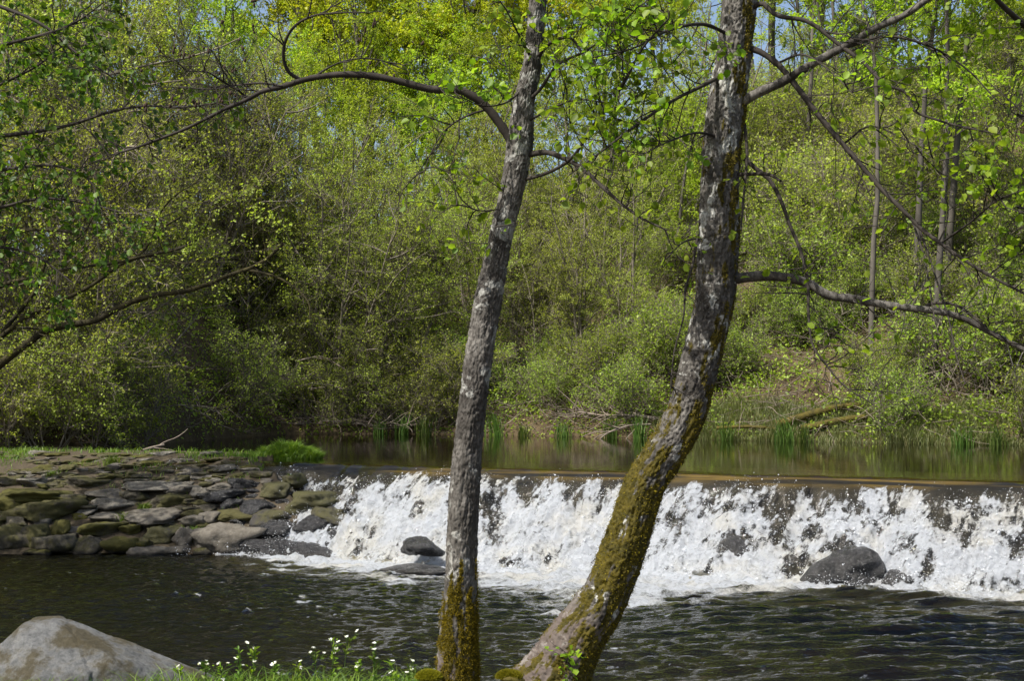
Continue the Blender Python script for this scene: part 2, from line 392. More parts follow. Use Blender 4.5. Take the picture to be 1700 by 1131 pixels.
def ground(x, y):
    x = np.asarray(x, float); y = np.asarray(y, float)
    s, q = sq(x, y)
    b = np.interp(q, [-1, 0, 0.7, 1.7], [0.62, 0.55, 0.0, -0.5])
    nb = np.interp(y, [-6, 0, 6.6, 7.3, 8.0, 9.0, 9.6], [0.6, 0.5, 0.44, 0.36, 0.12, -0.45, -0.5])
    b = np.where(y < 9.6, nb, b)
    b = np.where((y > 9.6) & (y < 21), np.maximum(b, np.interp(x, [-14, -9, -7.2], [1.4, 0.9, -0.5])), b)
    onbank = (s < -0.8 + 1.6 * np.clip(q, -0.2, 1.3)) & (y > 14)
    b = np.where(onbank, np.maximum(emb(x, y), np.where(q < 0.2, 0.4, -0.5)), b)
    l = land(x, y); b = np.where(y > 19, np.maximum(b, l), b)
    t = y - yb(x)
    return b + np.where((y > 19) & (t > 0), 0.22 * n2(x, y, 0.5, 0.5, 3.0, 4) * sstep(0, 2, t), 0) + 0.02 * n2(x, y, 3, 3, 1.0, 3) * (y < 20)
def g1(x, y): return float(ground(np.array([x]), np.array([y]))[0])

gx = np.concatenate([np.linspace(-90, -13, 30)[:-1], np.linspace(-13, 15, 260), np.linspace(15, 90, 30)[1:]])
gy = np.concatenate([np.linspace(-15, 5, 14)[:-1], np.linspace(5, 36, 280), np.linspace(36, 150, 50)[1:]])
X, Y = np.meshgrid(gx, gy, indexing='ij'); Z = ground(X, Y)
s_, q_ = sq(X, Y)
bare = ((Y > 15.5) & (Y < 21.5) & (X < -1.8) & (Z > 0.03)).astype(float)
tag(add_mesh("ground", np.stack([X, Y, Z], -1).reshape(-1, 3), grid_faces(len(gx), len(gy)), M["ground"], attrs={"bare": bare}), kind="structure")

# ------------------------------------------------------------------ water
ss = np.arange(-2.2, 10.5, 0.0145); qq = np.arange(-1.2, 1.72, 0.0135)
S, Q = np.meshgrid(ss, qq, indexing='ij')
def prof(q):
    k = np.array([-1.3, -0.9, -0.5, -0.06, 0.03, 0.14, 0.4, 0.7, 1.0, 1.2, 1.4, 1.72]); z = np.array([ZU, ZU, ZU, ZU - .002, ZU - .035, .93, .68, .46, .22, .06, -.03, -.10])
    return np.interp(q, k, z)
warp = (0.15 * n2(S, Q, 0.8, 0.3, 5.0, 3) + 0.06 * n2(S, Q, 3.0, 0.6, 15.0, 2)) * sstep(-1.1, -0.2, Q)          # wavering crest line
Qw = Q + warp
Z = (prof(Qw - 0.02) + prof(Qw) + prof(Qw + 0.02)) / 3
Z = np.where(Q <= -1.19, ZU, Z)
on = sstep(0.0, 0.35, Qw); lo = 1 - 0.6 * sstep(1.1, 1.45, Q)
big = n2(S, Q, 1.1, 1.6, 2.0, 3)
Zw = Z - 0.09 + 0.10 * big * on - 0.05 * on                              # the weir's stones under the water
dsp = lo * on * (0.09 * big + 0.05 * (0.5 - np.abs(n2(S, Q, 4.5, 3.2, 8.0, 3))) + 0.045 * (np.abs(n2(S, Q, 7, 6.5, 41.0, 3)) - .3) * sstep(.15, .5, Qw) + 0.015 * n2(S, Q, 9, 8, 1.0, 3) + 0.013 * n2(S, Q, 24, 22, 4.0, 3, 0.65))
Z += 0.035 * n2(S, Q, 1.6, 0.8, 51.0, 3) * sstep(-0.25, 0.05, Qw) * (1 - sstep(.2, .6, Qw))
Z += 0.006 * sstep(-0.2, 0.0, Qw) * (1 - on) * n2(S, Q, 5, 2.5, 6.0, 3)
thr = np.interp(Qw, [-0.3, 0.0, 0.12, 0.25, 0.45, 0.8, 1.1, 1.3, 1.72], [1.9, 1.6, 0.86, 0.53, 0.36, 0.28, 0.24, 0.12, 0.25])
thr = thr + 0.27 * n2(S, Q, 1.1, 0.8, 12.0, 3) + 0.08 * sstep(5.5, 7.5, S) * (Q < .75) + 0.10 * (S < 1.2) * (1 - sstep(0.6, 1.2, S))
pat = 0.5 + 0.58 * n2(S, Q, 3.8, 2.9, 9.0, 4, 0.62) + 0.33 * n2(S, Q, 17, 12, 2.0, 4, 0.75)
foam = np.clip(0.5 + 1.15 * (pat - thr), 0, 1)
foam = np.where(Qw < -0.15, 0, foam)
W3 = np.stack([C0[0] + S * TX[0] + Q * NX[0] + .6 * dsp * NX[0], C0[1] + S * TX[1] + Q * NX[1] + .6 * dsp * NX[1], Z + .8 * dsp], -1)
cas = tag(add_mesh("waterfall", W3.reshape(-1, 3), grid_faces(len(ss), len(qq))[:, ::-1], M["cascade"], attrs={"foam": foam, "turb": 0.06 + 0.94 * sstep(-0.05, 0.2, Qw)}), kind="structure")
wv = np.stack([C0[0] + S * TX[0] + Q * NX[0], C0[1] + S * TX[1] + Q * NX[1], Zw], -1)
amber = (1 - sstep(-0.08, 0.06, Qw)) * sstep(0.3, 1.2, S + 0.0 * Q) * np.clip(0.25 + 1.3 * n2(S, Q, 0.7, 1.5, 21.0, 3), 0, 1)
wd = slice(None, None, 4)
wo = add_mesh("stone_weir", wv[wd, wd].reshape(-1, 3), grid_faces(len(ss[wd]), len(qq[wd]))[:, ::-1], M["weir"], attrs={"amber": amber[wd, wd]})
tag(wo, "low stone weir of brown stones lying under the falling white water", "weir")

# upper pool: from the crest's upstream edge to the far bank
us = np.concatenate([np.linspace(-9, ss[0], 20)[:-1], ss[::8], np.linspace(ss[-1], 30, 30)[1:]]); uq = np.concatenate([np.linspace(-26, -4, 20)[:-1], np.linspace(-4, qq[0], 40)])
US, UQ = np.meshgrid(us, uq, indexing='ij')
tag(add_mesh("upper_pool", np.stack([C0[0] + US * TX[0] + UQ * NX[0], C0[1] + US * TX[1] + UQ * NX[1], np.full(US.shape, ZU)], -1).reshape(-1, 3), grid_faces(len(us), len(uq))[:, ::-1], M["pool_still"], attrs={"foam": np.zeros(US.shape), "turb": np.ones(US.shape)}), kind="structure")

# lower pool
px_ = np.concatenate([np.linspace(-40, -7.5, 40)[:-1], np.arange(-7.5, 7.5, 0.034), np.linspace(7.5, 40, 40)[1:]]); py_ = np.concatenate([np.arange(7.0, 18.2, 0.03)])
X, Y = np.meshgrid(px_, py_, indexing='ij'); s_, q_ = sq(X, Y)
Zp = np.zeros_like(X); rg = np.random.default_rng(5)
wr = n2(X, Y, 0.5, 0.5, 4.0, 2)
def waves(n, l0, l1, ang0, spread, slope):
    z = 0
    for k in range(n):
        L = rg.uniform(l0, l1); a = R(ang0 + rg.normal() * spread); kx, ky = math.cos(a) * 2 * math.pi / L, math.sin(a) * 2 * math.pi / L
        ph = rg.uniform(0, 6.28) + 2.2 * wr * rg.normal()
        z = z + slope * L / 6.28 / math.sqrt(n) * (1 - np.abs(np.sin((kx * X + ky * Y + ph) / 2))) * 2
    return z
right = sstep(0.6, 2.6, X + (Y - 11) * 0.15)
Zp += (0.25 + 0.75 * right) * waves(14, 0.20, 0.42, -80, 10, 0.52)
Zp += (1 - 0.55 * right) * waves(16, 0.09, 0.22, -70, 45, 0.44) * (0.7 + 0.5 * n2(X, Y, 0.8, 0.5, 1.0, 2))
Zp += 0.008 * n2(X, Y, 3, 5, 7.0, 3)
fw = 1.25 * np.interp(s_, [-1, 0.3, 1.0, 2.2, 3.4, 4.3, 5.2, 5.8, 6.4, 7.2, 8.2, 9.5, 12], [0.1, 0.35, 0.75, 0.85, 0.95, 1.3, 1.75, 1.1, 0.25, 0.15, 0.5, 0.7, 0.7])
dq = (q_ - 1.22 + 0.35 * n2(X, Y, 1.1, 1.1, 3.0, 3)) / fw
fo = np.clip(1.15 - 0.75 * dq + 0.45 * n2(X, Y, 2.2, 4.5, 5.0, 4, 0.6), 0, 1) * (q_ > 0.9)
fo *= sstep(-0.9, 0.6, s_)
fl = 0.22 * np.exp(-np.clip(q_ - 1.6, 0, 9) / 1.3) * (q_ > 1.2) * (s_ > 0) + n2(X, Y, 5.0, 11.0, 15.0, 4, 0.65) * 0.75 + 0.35 * n2(X, Y, .9, .9, 1.0, 2)
fo = np.maximum(fo, np.clip((fl - 0.50) * 2.0, 0, 0.6) * (1 - 0.5 * right))
Zp += 0.05 * np.clip(fo, 0, 1) * (n2(X, Y, 7, 9, 2.0, 4, 0.6))
tag(add_mesh("lower_pool", np.stack([X, Y, Zp], -1).reshape(-1, 3), grid_faces(len(px_), len(py_)), M["pool_ripple"], attrs={"foam": fo, "turb": np.ones(X.shape)}), kind="structure")

# flying droplets and splash
rg = np.random.default_rng(11)
nd = 150000
iu = rg.integers(0, len(ss), nd); iv = (rg.uniform(0, 1, nd) ** 0.8 * (len(qq) - 99) + 96).astype(int)
keep = rg.uniform(0, 1, nd) < 0.18 + 0.8 * foam[iu, iv]; iu, iv = iu[keep], iv[keep]
base = W3[iu, iv]; n = len(base)
clump = np.clip(0.6 + 1.6 * n2(S[iu, iv], Q[iu, iv], 3, 2, 31.0, 3), 0.05, 3)
hgt = rg.exponential(0.028, n) * clump + 0.002
pos = base + np.stack([rg.normal(0, .02, n) + NX[0] * hgt * .5, rg.normal(0, .02, n) + NX[1] * hgt * .5, hgt], 1)
sz = 0.0011 + rg.exponential(0.0014, n)
sz = np.minimum(sz, 0.015)
octv = np.array([[1, 0, 0], [-1, 0, 0], [0, 1, 0], [0, -1, 0], [0, 0, 1], [0, 0, -1.0]]); octf = np.array([[0, 2, 4], [2, 1, 4], [1, 3, 4], [3, 0, 4], [2, 0, 5], [1, 2, 5], [3, 1, 5], [0, 3, 5]])
st = rg.uniform(0.6, 1.6, (n, 1, 3))
V = pos[:, None] + sz[:, None, None] * octv[None] * st
Fc = (np.arange(n)[:, None, None] * 6 + octf[None]).reshape(-1, 3)
g = Geo(); g.add(V, Fc)
tag(g.build("spray", M["spray"]), kind="stuff")

# ------------------------------------------------------------------ stones
def stone_mesh(name, c, h, mat, seed, p=7.0, planes=None, sub=4, rough=0.05, parent=None, base=None, rz=0.0, crack=False):
    r = np.random.default_rng(seed)
    bm = bmesh.new(); bmesh.ops.create_icosphere(bm, subdivisions=sub, radius=1.0)
    D = np.array([v.co[:] for v in bm.verts]); Fc = np.array([[v.index for v in f.verts] for f in bm.faces]); bm.free()
    if planes is None:
        nn = unit(r.normal(size=(11, 3)) * np.array([1, 1, 1.25])); dist = r.uniform(0.66, 0.98, 11)
        nn = np.concatenate([nn, [[0, 0, 1.0], [0, 0, -1.0]]]); dist = np.concatenate([dist, [0.8, 0.8]])
    else: nn, dist = unit(np.array([q[:3] for q in planes], float)), np.array([q[3] for q in planes])
    a = np.clip(D @ nn.T, 0, None) / dist
    rad = 1.0 / np.maximum((a ** p).sum(1) ** (1 / p), 0.2); rad = np.minimum(rad, 1.5)
    V = D * rad[:, None]
    so = seed * 3.1
    V = V * (1 + rough * 1.6 * fbm(D * 1.7 + so, 3) + rough * 0.9 * (0.4 - np.abs(fbm(D * 4.5 + so, 4, 0.6))))[:, None]
    if crack:
        for (nx, ny, nz, c0, wd_, dp) in ((0.93, 0.3, 0.2, 0.10, 0.018, 0.05), (0.55, -0.5, 0.7, 0.42, 0.014, 0.03), (-0.4, 0.2, 0.9, 0.34, 0.012, 0.02)):
            u_ = V @ np.array([nx, ny, nz]) - c0 + 0.05 * fbm(V * 4 + 3, 3); V = V * (1 - dp * np.exp(-(u_ / wd_) ** 2) - 0.02 * sstep(0, 0.05, u_))[:, None]
        V = V * (1 + 0.006 * fbm(V * 30, 3))[:, None]
    V = V * np.asarray(h)
    cz, sz = math.cos(rz), math.sin(rz)
    V = np.stack([V[:, 0] * cz - V[:, 1] * sz, V[:, 0] * sz + V[:, 1] * cz, V[:, 2]], 1) + np.asarray(c)
    return add_mesh(name, V, Fc, mat, parent, c if base is None else base)
def hit_emb(px, py):
    d = np.arange(15.6, 22, 0.02); x = (px - 850) / F * d; z = HC - (py - HY) / F * d
    k = np.argmax(z <= np.maximum(emb(x, d), -0.05)); return d[k]
def bank_stone(x0, y0, x1, y1, mat, seed, label, group=None, p=18.0, rough=0.125):
    cx, cy = (x0 + x1) / 2, (y0 + y1) / 2
    d = hit_emb(cx, cy + 0.2 * (y1 - y0)); k = d / F
    hx, hz = (x1 - x0) / 2 * k * 1.07, (y1 - y0) / 2 * k * 1.15
    hy = min(max(hx * 0.75, hz), 0.42)
    c = P(cx, cy, d + 0.35 * hy)
    rz = np.random.default_rng(seed).normal() * 0.12
    o = stone_mesh("bank_stone" if not mat.startswith("stone_wet") else "wet_stone", c, (hx, hy, hz), M[mat], seed, p, None, 4, rough, rz=rz)
    return tag(o, label, "stone", group or "stones of the rough bank left of the weir")
ZS = 1 / 2.508
named = [
 ((-30, 480, 118, 608), "stone_mossy", "big dark brown stone at the left end of the bank, standing at the waterline"),
 ((85, 478, 225, 592), "stone_mossy", "round brown bank stone in the waterline row, second from the left end"),
 ((212, 455, 302, 562), "stone_green", "upright stone with green moss cap between brown waterline stones"),
 ((188, 515, 352, 608), "stone_mossy", "sloping grey and olive stone dipping into the pool on the left"),
 ((325, 525, 440, 606), "stone_mossy", "dark blunt stone at the water beside the moss-topped grey stone"),
 ((432, 528, 556, 624), "stone_green", "grey waterline stone with a thick olive moss top"),
 ((533, 532, 640, 602), "stone_green", "small mossy wedge stone just behind the pale sausage-shaped stone"),
 ((588, 568, 812, 632), "stone", "pale sausage-shaped stone lying flat at the water's edge"),
 ((720, 488, 822, 594), "stone", "pale grey standing stone with a grass tuft on its right"),
 ((812, 572, 886, 624), "stone_mossy", "small pale wedge stone at the waterline under the large brown boulder"),
 ((818, 472, 1075, 614), "stone", "large reddish grey boulder, biggest of the stone bank"),
 ((1003, 517, 1335, 632), "stone_wet", "long black wet boulder at the waterline beside the white water"),
 ((1325, 495, 1412, 590), "stone_wet", "black wet stone at the foot of the cascade's left edge"),
 ((84, 376, 332, 474), "stone_mossy", "wide olive slab stone, largest in the bank's upper left"),
 ((18, 448, 108, 512), "stone_mossy", "small pale topped stone near the left end of the bank"),
 ((328, 470, 490, 534), "stone_green", "mossy low stone with dry grass hanging over its edge"),
 ((498, 478, 602, 526), "stone_green", "flat mossy stone right of the dry grass tuft"),
 ((605, 485, 745, 572), "stone_wetmoss", "dark mossy stone in the shadowed hollow above the sausage-shaped stone"),  # mostly a dark gap; the wet-moss colour paints its shade
 ((748, 438, 852, 494), "stone", "grey flat stone above the pale standing stone"),
 ((525, 408, 792, 474), "stone", "long pale slab with a bright straight top edge, middle of the bank"),
 ((380, 428, 532, 478), "stone", "broken buff slab left of the green grass tuft"),
 ((888, 416, 1032, 474), "stone_mossy", "grey speckled stone resting above the large reddish boulder"),
 ((1028, 416, 1205, 505), "stone_wetmoss", "moss covered wet stone above the long black boulder"),
 ((1088, 456, 1245, 530), "stone_wet", "dark wet stone wedged above the long black boulder"),
 ((1235, 436, 1375, 540), "stone_wet", "black wet block right of the wedged dark stone"),
 ((352, 370, 555, 428), "stone", "pale pointed slab lit by the sun, upper middle of the bank"),
 ((508, 340, 632, 392), "stone_mossy", "yellowish rounded slab behind the pale pointed slab"),
 ((638, 350, 785, 416), "stone_mossy", "smooth olive dome stone with grass at its foot"),
 ((784, 322, 872, 386), "stone", "light grey rounded block right of the olive dome stone"),
 ((-40, 326, 338, 390), "stone_green", "long low ledge of moss and earth on the left of the bank"),
 ((-10, 368, 102, 444), "stone_green", "yellow-green mossy stone under the long mossy ledge"),
 ((876, 330, 1040, 382), "stone_wet", "bluish wet stone shining below the thin upper trickle"),
 ((918, 372, 1004, 428), "stone_wet", "small smooth blue-grey stone beside the wet shining one"),
 ((1003, 374, 1162, 440), "stone_wet", "smooth oval wet stone below the thin upper trickle"),
 ((1185, 340, 1445, 450), "stone_wetmoss", "broad dark mossy boulder jutting into the cascade's left edge"),
 ((388, 326, 512, 382), "stone", "weathered grey slab in the upper courses of the bank"),
 ((268, 352, 372, 402), "stone_mossy", "low grey stone behind the wide olive slab"),
 ((488, 298, 712, 348), "stone", "broad flat grey paving slab near the grassy top of the bank"),
 ((680, 316, 812, 358), "stone", "thin tan slab beside the broad paving slab"),
 ((278, 284, 442, 334), "stone_mossy", "brown mossy slab half sunk in earth on the upper left"),
 ((76, 284, 204, 324), "stone", "flat buff slab in the earth of the upper left bank"),
 ((-20, 280, 84, 326), "stone_mossy", "dull flat slab at the far left of the bank top"),
 ((878, 306, 972, 348), "stone", "grey block below the grass at the cascade end"),
 ((970, 286, 1056, 340), "stone_wet", "wet dark block at the top of the cascade's left edge"),
 ((1185, 262, 1275, 330), "stone_wetmoss", "mossy lump standing in the thin water at the top of the cascade"),
 ((1075, 300, 1200, 372), "stone_wetmoss", "flat wet mossy stone under the thin upper trickle"),
 ((1280, 400, 1440, 475), "stone_wetmoss", "dark overhanging stone washed by the cascade"),
 ((1375, 560, 1440, 640), "stone_wet", "low black stone awash in foam at the cascade's left foot"),
]
boxes = []
for k, (b, mt, lab) in enumerate(named):
    x0, y0, x1, y1 = b[0] * ZS, 680 + b[1] * ZS, b[2] * ZS, 680 + b[3] * ZS
    boxes.append((x0, y0, x1, y1))
    bank_stone(x0, y0, x1, y1, mt, 100 + k, lab)
rg = np.random.default_rng(23); cnt = 0
for k in range(5000):
    if cnt >= 215: break
    px, py = rg.uniform(-140, 575), rg.uniform(752, 922)
    if px > 430 + (py - 770) * 0.8: continue
    t = np.clip((py - 768) / 155, 0, 1); wpx = rg.uniform(18, 40) * (0.8 + 0.6 * t); hpx = wpx * rg.uniform(0.3, 0.55) * (0.7 + 0.5 * t)
    ov = any(b[0] + 1 < px < b[2] - 1 and b[1] + 1 < py < b[3] - 1 for b in boxes)
    if ov: continue
    boxes.append((px - wpx * .4, py - hpx * .4, px + wpx * .4, py + hpx * .4)); cnt += 1
    wet = px > 385 + rg.normal() * 12 and py > 800
    mt = "stone_wet" if wet else ["stone", "stone_mossy", "stone_mossy", "stone_green"][rg.integers(4)]
    lab = "small dark wet stone packed among larger wet stones beside the cascade" if wet else {"stone": "small bare grey stone packed between larger stones of the bank", "stone_mossy": "small brownish stone with moss flecks packed between larger bank stones", "stone_green": "small stone fully coated in olive moss between larger bank stones"}[mt]
    bank_stone(px - wpx / 2, py - hpx / 2, px + wpx / 2, py + hpx / 2, mt, 300 + k, lab)
# rocks standing in the fall
def fall_rock(name, x0, y0, x1, y1, d, label, seed, mat="stone_river", p=6.0, hy=None):
    p = 12.0; k = d / F; c = P((x0 + x1) / 2, (y0 + y1) / 2, d); hx, hz = (x1 - x0) / 2 * k, (y1 - y0) / 2 * k
    return tag(stone_mesh(name, c, (hx, hy or hx * .8, hz), M[mat], seed, p, rough=0.12), label, "rock", "rocks standing in the white water")
fall_rock("wet_boulder", 1358, 902, 1468, 990, 13.66, "big rounded black boulder standing in the cascade on the right", 21, p=7)
fall_rock("wet_boulder", 664, 886, 724, 928, 15.25, "dark wet boulder standing in the cascade just left of the slim trunk", 22)
fall_rock("wet_slab", 640, 937, 745, 962, 14.9, "flat black slab at the cascade's foot below the dark wet boulder", 23, hy=0.3)
fall_rock("wet_boulder", 1188, 884, 1268, 968, 14.42, "dark rock half hidden under falling water right of the leaning trunk", 24)
fall_rock("wet_slab", 1462, 944, 1522, 978, 13.5, "low black rock just right of the big rounded boulder in the cascade", 25)
fall_rock("brown_stone", 1385, 972, 1425, 992, 13.35, "small rust brown stone under the big rounded boulder", 27, "stone_mossy")
# foreground boulder on the near bank
bo = P(124, 1112, 7.6)
fb = stone_mesh("boulder", bo, (0.56, 0.42, 0.36), M["boulder"], 41, 60.0,
   [(-0.85, 0.0, 0.52, 0.80), (0.58, -0.02, 0.81, 0.50), (-0.06, -0.1, 0.99, 0.75), (0.15, -0.66, 0.74, 0.56), (0.8, -0.35, 0.5, 0.66), (-0.45, -0.75, 0.48, 0.70), (0.5, -0.8, 0.2, 0.72), (0, 0.9, 0.4, 0.6), (0, 0, -1, 0.9)], 6, 0.016, crack=True)
tag(fb, "large pale grey angular boulder on the near bank", "boulder")

# ------------------------------------------------------------------ near trees
def catmull(pts, n):
    pts = np.asarray(pts, float); d = np.concatenate([[0], np.cumsum(np.linalg.norm(np.diff(pts[:, :2], axis=0), axis=1))])
    t = np.linspace(0, d[-1], n); out = np.empty((n, pts.shape[1]))
    tan = np.gradient(pts, d, axis=0)
    i = np.clip(np.searchsorted(d, t, side='right') - 1, 0, len(d) - 2); h = (d[i + 1] - d[i])[:, None]; u = ((t - d[i])[:, None]) / h
    return (2 * u**3 - 3 * u**2 + 1) * pts[i] + (u**3 - 2 * u**2 + u) * h * tan[i] + (-2 * u**3 + 3 * u**2) * pts[i + 1] + (u**3 - u**2) * h * tan[i + 1]
def near_trunk(rows, d, nring, S, seed, mossf, pinkf, parent, base, flare=0.0):
    q = catmull(rows, nring)
    pts = np.stack([(q[:, 0] - 850) / F * d, np.full(nring, d), HC - (q[:, 1] - HY) / F * d], 1); r = q[:, 2] / 2 * d / F
    V, Fc = sweep(pts[None], r[None], S); V = V.reshape(nring, S, 3)
    arc = np.concatenate([[0], np.cumsum(np.linalg.norm(np.diff(pts, axis=0), axis=1))])
    out = unit(V - pts[:, None]); th = np.arange(S) / S * 2 * math.pi
    rs_ = np.clip(r / 0.093, .6, 3)[:, None]; pc = np.stack([np.cos(th)[None] * rs_, np.sin(th)[None] * rs_, arc[:, None] * np.ones((1, S))], -1).reshape(-1, 3)
    o = seed * 7.7
    wob = fbm(pc * [1.3, 1.3, 2.2] + o, 3)
    cr = fbm(pc * [4.6, 4.6, 9.0] + o + 3, 4, 0.6); plates = 1 - np.exp(-(cr / 0.11) ** 2)
    fine = fbm(pc * [11, 11, 34] + o, 4, 0.65)
    R_ = np.repeat(r, S)
    bs = 0.6 if seed == 3 else 1.0
    disp = R_ * 0.09 * wob + bs * 0.012 * (plates - 0.7) + 0.0055 * fine
    moss = np.clip(mossf(q[:, 1].repeat(S), out.reshape(-1, 3), wob, fbm(pc * [2.2, 2.2, 5] + o + 9, 4, 0.6)), 0, 1)
    disp += 0.007 * moss * (0.6 + fbm(pc * [5, 5, 16] + o + 5, 3))
    V = V.reshape(-1, 3) + out.reshape(-1, 3) * disp[:, None]
    ob = add_mesh("trunk", V, Fc, M["bark_near"], parent, base, True, {"moss": moss, "lichen": np.full(len(V), 0.55 if seed == 3 else 0.85), "pink": np.clip(pinkf(q[:, 1].repeat(S), out.reshape(-1, 3)), 0, 1)})
    # moss fuzz standing off the bark
    rg = np.random.default_rng(seed); k = np.flatnonzero(moss > 0.5); k = rg.choice(k, min(26000, 4 * len(k)))
    nb = rg.integers(0, S, len(k)) * 0; p0 = V[k] + rg.normal(0, 0.004, (len(k), 3)); dirv = unit(out.reshape(-1, 3)[k] + 0.7 * rg.normal(size=(len(k), 3)))
    L = rg.uniform(0.004, 0.014, len(k))[:, None]; sd_ = unit(np.cross(dirv, rg.normal(size=dirv.shape))) * 0.0022
    VV = np.stack([p0 - sd_, p0 + sd_, p0 + dirv * L], 1).reshape(-1, 3)
    gg = Geo(); gg.add(VV, np.arange(len(VV)).reshape(-1, 3), np.repeat(rg.uniform(0, 1, len(k)), 3)); gg.build("moss", M["moss"], parent, base)
    return pts, r
def near_branch(rows, d0, d1, r0, r1, parent, base, seed, twigs=14, tl=(0.15, 0.45), leaves=4, leafL=0.039, mat="twig", lmat="leaf_near", t0=0.15, up=0.25, cones=0, name="branch", sub=3, droop=0.0):
    rg = np.random.default_rng(seed); K = max(8, 4 * len(rows))
    q = catmull(np.asarray(rows, float), K); dd = np.linspace(d0, d1, K)
    pts = np.stack([(q[:, 0] - 850) / F * dd, dd, HC - (q[:, 1] - HY) / F * dd], 1)
    pts += 0.35 * np.linspace(0, 1, K)[:, None] * 0 
    rad = np.linspace(r0, r1, K) * (1 + 0.12 * fbm(np.stack([np.arange(K) * .9, np.full(K, seed * 1.3), np.zeros(K)], 1), 2))
    g = Geo(); V, Fc = sweep(pts[None], rad[None], 10)
    V = V + (0.12 * r0 * fbm(V * 30, 3))[:, None] * unit(V - np.repeat(pts, 10, 0))
    g.add(V, Fc)
    lp, la = [], []
    if twigs:
        p, dv, idx, t = spawn(pts[None], twigs, t0, 1.0, 0.95, rg, 0.3)
        dv = unit(dv + np.array([0, 0, up])); L = rg.uniform(*tl, len(p)) * (1.1 - 0.4 * t)
        tw = grow(p, dv, L, 7, 0.16, 0.02 - droop, rg); g.add(*sweep(tw, np.linspace(0.0035, 0.0014, 7)[None] * rg.uniform(.7, 1.3, (len(p), 1)), 5))
        p2, d2, i2, t2 = spawn(tw, sub, 0.25, 1.0, 0.8, rg, 0.3)
        tw2 = grow(p2, d2, rg.uniform(.05, .2, len(p2)), 5, 0.2, 0.02 - droop, rg); g.add(*sweep(tw2, np.linspace(0.0019, 0.0009, 5)[None], 4))
        if leaves:
            for arr, n in ((tw, leaves), (tw2, leaves)):
                a, b, c, _ = spawn(arr, n, 0.3, 1.0, 0.9, rg, 0.3); lp.append(a); la.append(b)
        cn = None
        if cones:
            ci = rg.integers(0, len(tw2), cones); cp = tw2[ci, -1]; cv = []
            for j in range(cones):
                m_ = rg.integers(1, 4)
                for _ in range(m_):
                    c0 = cp[j] + rg.normal(0, .012, 3); Lc = rg.uniform(.015, .03)
                    zz = np.linspace(0, 1, 5); prof_ = np.sin(zz * math.pi * .92 + .12) * 0.007
                    cv.append((j, c0[None] - np.array([0, 0, 1]) * (zz * Lc)[:, None], prof_))
            cn = cv
    b = g.build(name, M[mat], parent, base)
    if lp:
        lp, la = np.concatenate(lp), np.concatenate(la)
        kk = rg.random(len(lp)) < (0.62 if lmat == "leaf_near" else 1.0); lp, la = lp[kk], la[kk]
        V, Fc, tn = leaf6(lp, la + np.array([0, 0, -0.15]), leafL * rg.uniform(0.55, 1.25, len(lp)), rg); gl = Geo(); gl.add(V, Fc, tn)
        gl.build("leaves", M[lmat], b, base)
    for j in range(cones if twigs else 0):
        gc = Geo(); gc.add(*sweep(np.array([a for i_, a, _ in cn if i_ == j]), np.array([r_ for i_, _, r_ in cn if i_ == j]), 6)); gc.build("cone_cluster", M["cone"], b, base)
    return b

DA = 7.0
baseA = P(757, 1150, DA)
tA = thing("alder_tree", baseA, "slim grey alder in front of the weir, its straight trunk mossy at the foot", "tree")
rowsA = [(752, 1175, 78), (757, 1131, 70), (760, 1060, 60), (763, 1000, 55), (766, 903, 50), (773, 800, 48), (783, 680, 45), (797, 580, 44), (812, 490, 42), (832, 390, 37), (856, 283, 39), (862, 235, 42), (868, 177, 34), (884, 106, 29), (890, 35, 27), (893, 0, 27), (898, -120, 24), (905, -330, 18), (915, -620, 8)]
near_trunk(rowsA, DA, 900, 96, 3,
   lambda y, o, w_, n: 1.25 * sstep(925, 990, y + 70 * w_) * (0.62 + 0.75 * n + 0.25 * o[:, 0]) + 0.25 * n * 0,
   lambda y, o: 0.8 * sstep(1050, 1110, y), tA, baseA)
def bA(rows, d1, r0, r1, seed, **k): near_branch(rows, DA, d1, r0, r1, tA, baseA, seed, **k)
bA([(856, 245), (845, 228), (830, 205), (812, 182), (790, 163), (757, 148), (720, 148), (660, 134), (600, 124), (560, 124), (510, 131), (470, 143), (432, 153), (410, 165), (375, 180), (340, 198), (300, 217), (260, 232), (220, 247), (178, 259)], 6.8, .024, .004, 51, twigs=20, leaves=0, t0=.5, cones=6, tl=(.1, .4), up=.3)
bA([(500, 132), (480, 120), (471, 98), (476, 62), (490, 42), (520, 26), (560, 21), (605, 20)], 6.7, .010, .003, 52, twigs=8, leaves=0, cones=8, tl=(.1, .3), t0=.3)
bA([(412, 165), (396, 150), (370, 135), (345, 120), (310, 118)], 6.6, .007, .002, 53, twigs=9, leaves=0, cones=9, tl=(.1, .35))
bA([(470, 143), (440, 138), (400, 140), (350, 148), (300, 144), (245, 146)], 7.1, .006, .002, 54, twigs=9, leaves=0, cones=9, tl=(.1, .3))
bA([(520, 129), (545, 112), (580, 99), (640, 102), (662, 112)], 7.2, .006, .002, 55, twigs=6, leaves=0, cones=4, tl=(.1, .3))
bA([(872, 260), (890, 254), (908, 253), (935, 262), (965, 278), (1000, 310), (1030, 337), (1065, 362), (1107, 382)], 6.5, .015, .004, 56, twigs=9, leaves=2, t0=.3, tl=(.1, .35))
bA([(858, 225), (846, 270), (833, 330), (818, 390), (800, 430)], 6.75, .004, .0015, 57, twigs=4, leaves=2, tl=(.1, .3))
bA([(815, 180), (780, 190), (740, 215), (715, 255), (700, 300)], 6.7, .006, .002, 58, twigs=9, leaves=4, t0=.2, tl=(.12, .35), droop=.05)
bA([(884, 98), (872, 78), (860, 55), (848, 30)], 6.7, .008, .003, 59, twigs=8, leaves=4, tl=(.1, .3), t0=.2)
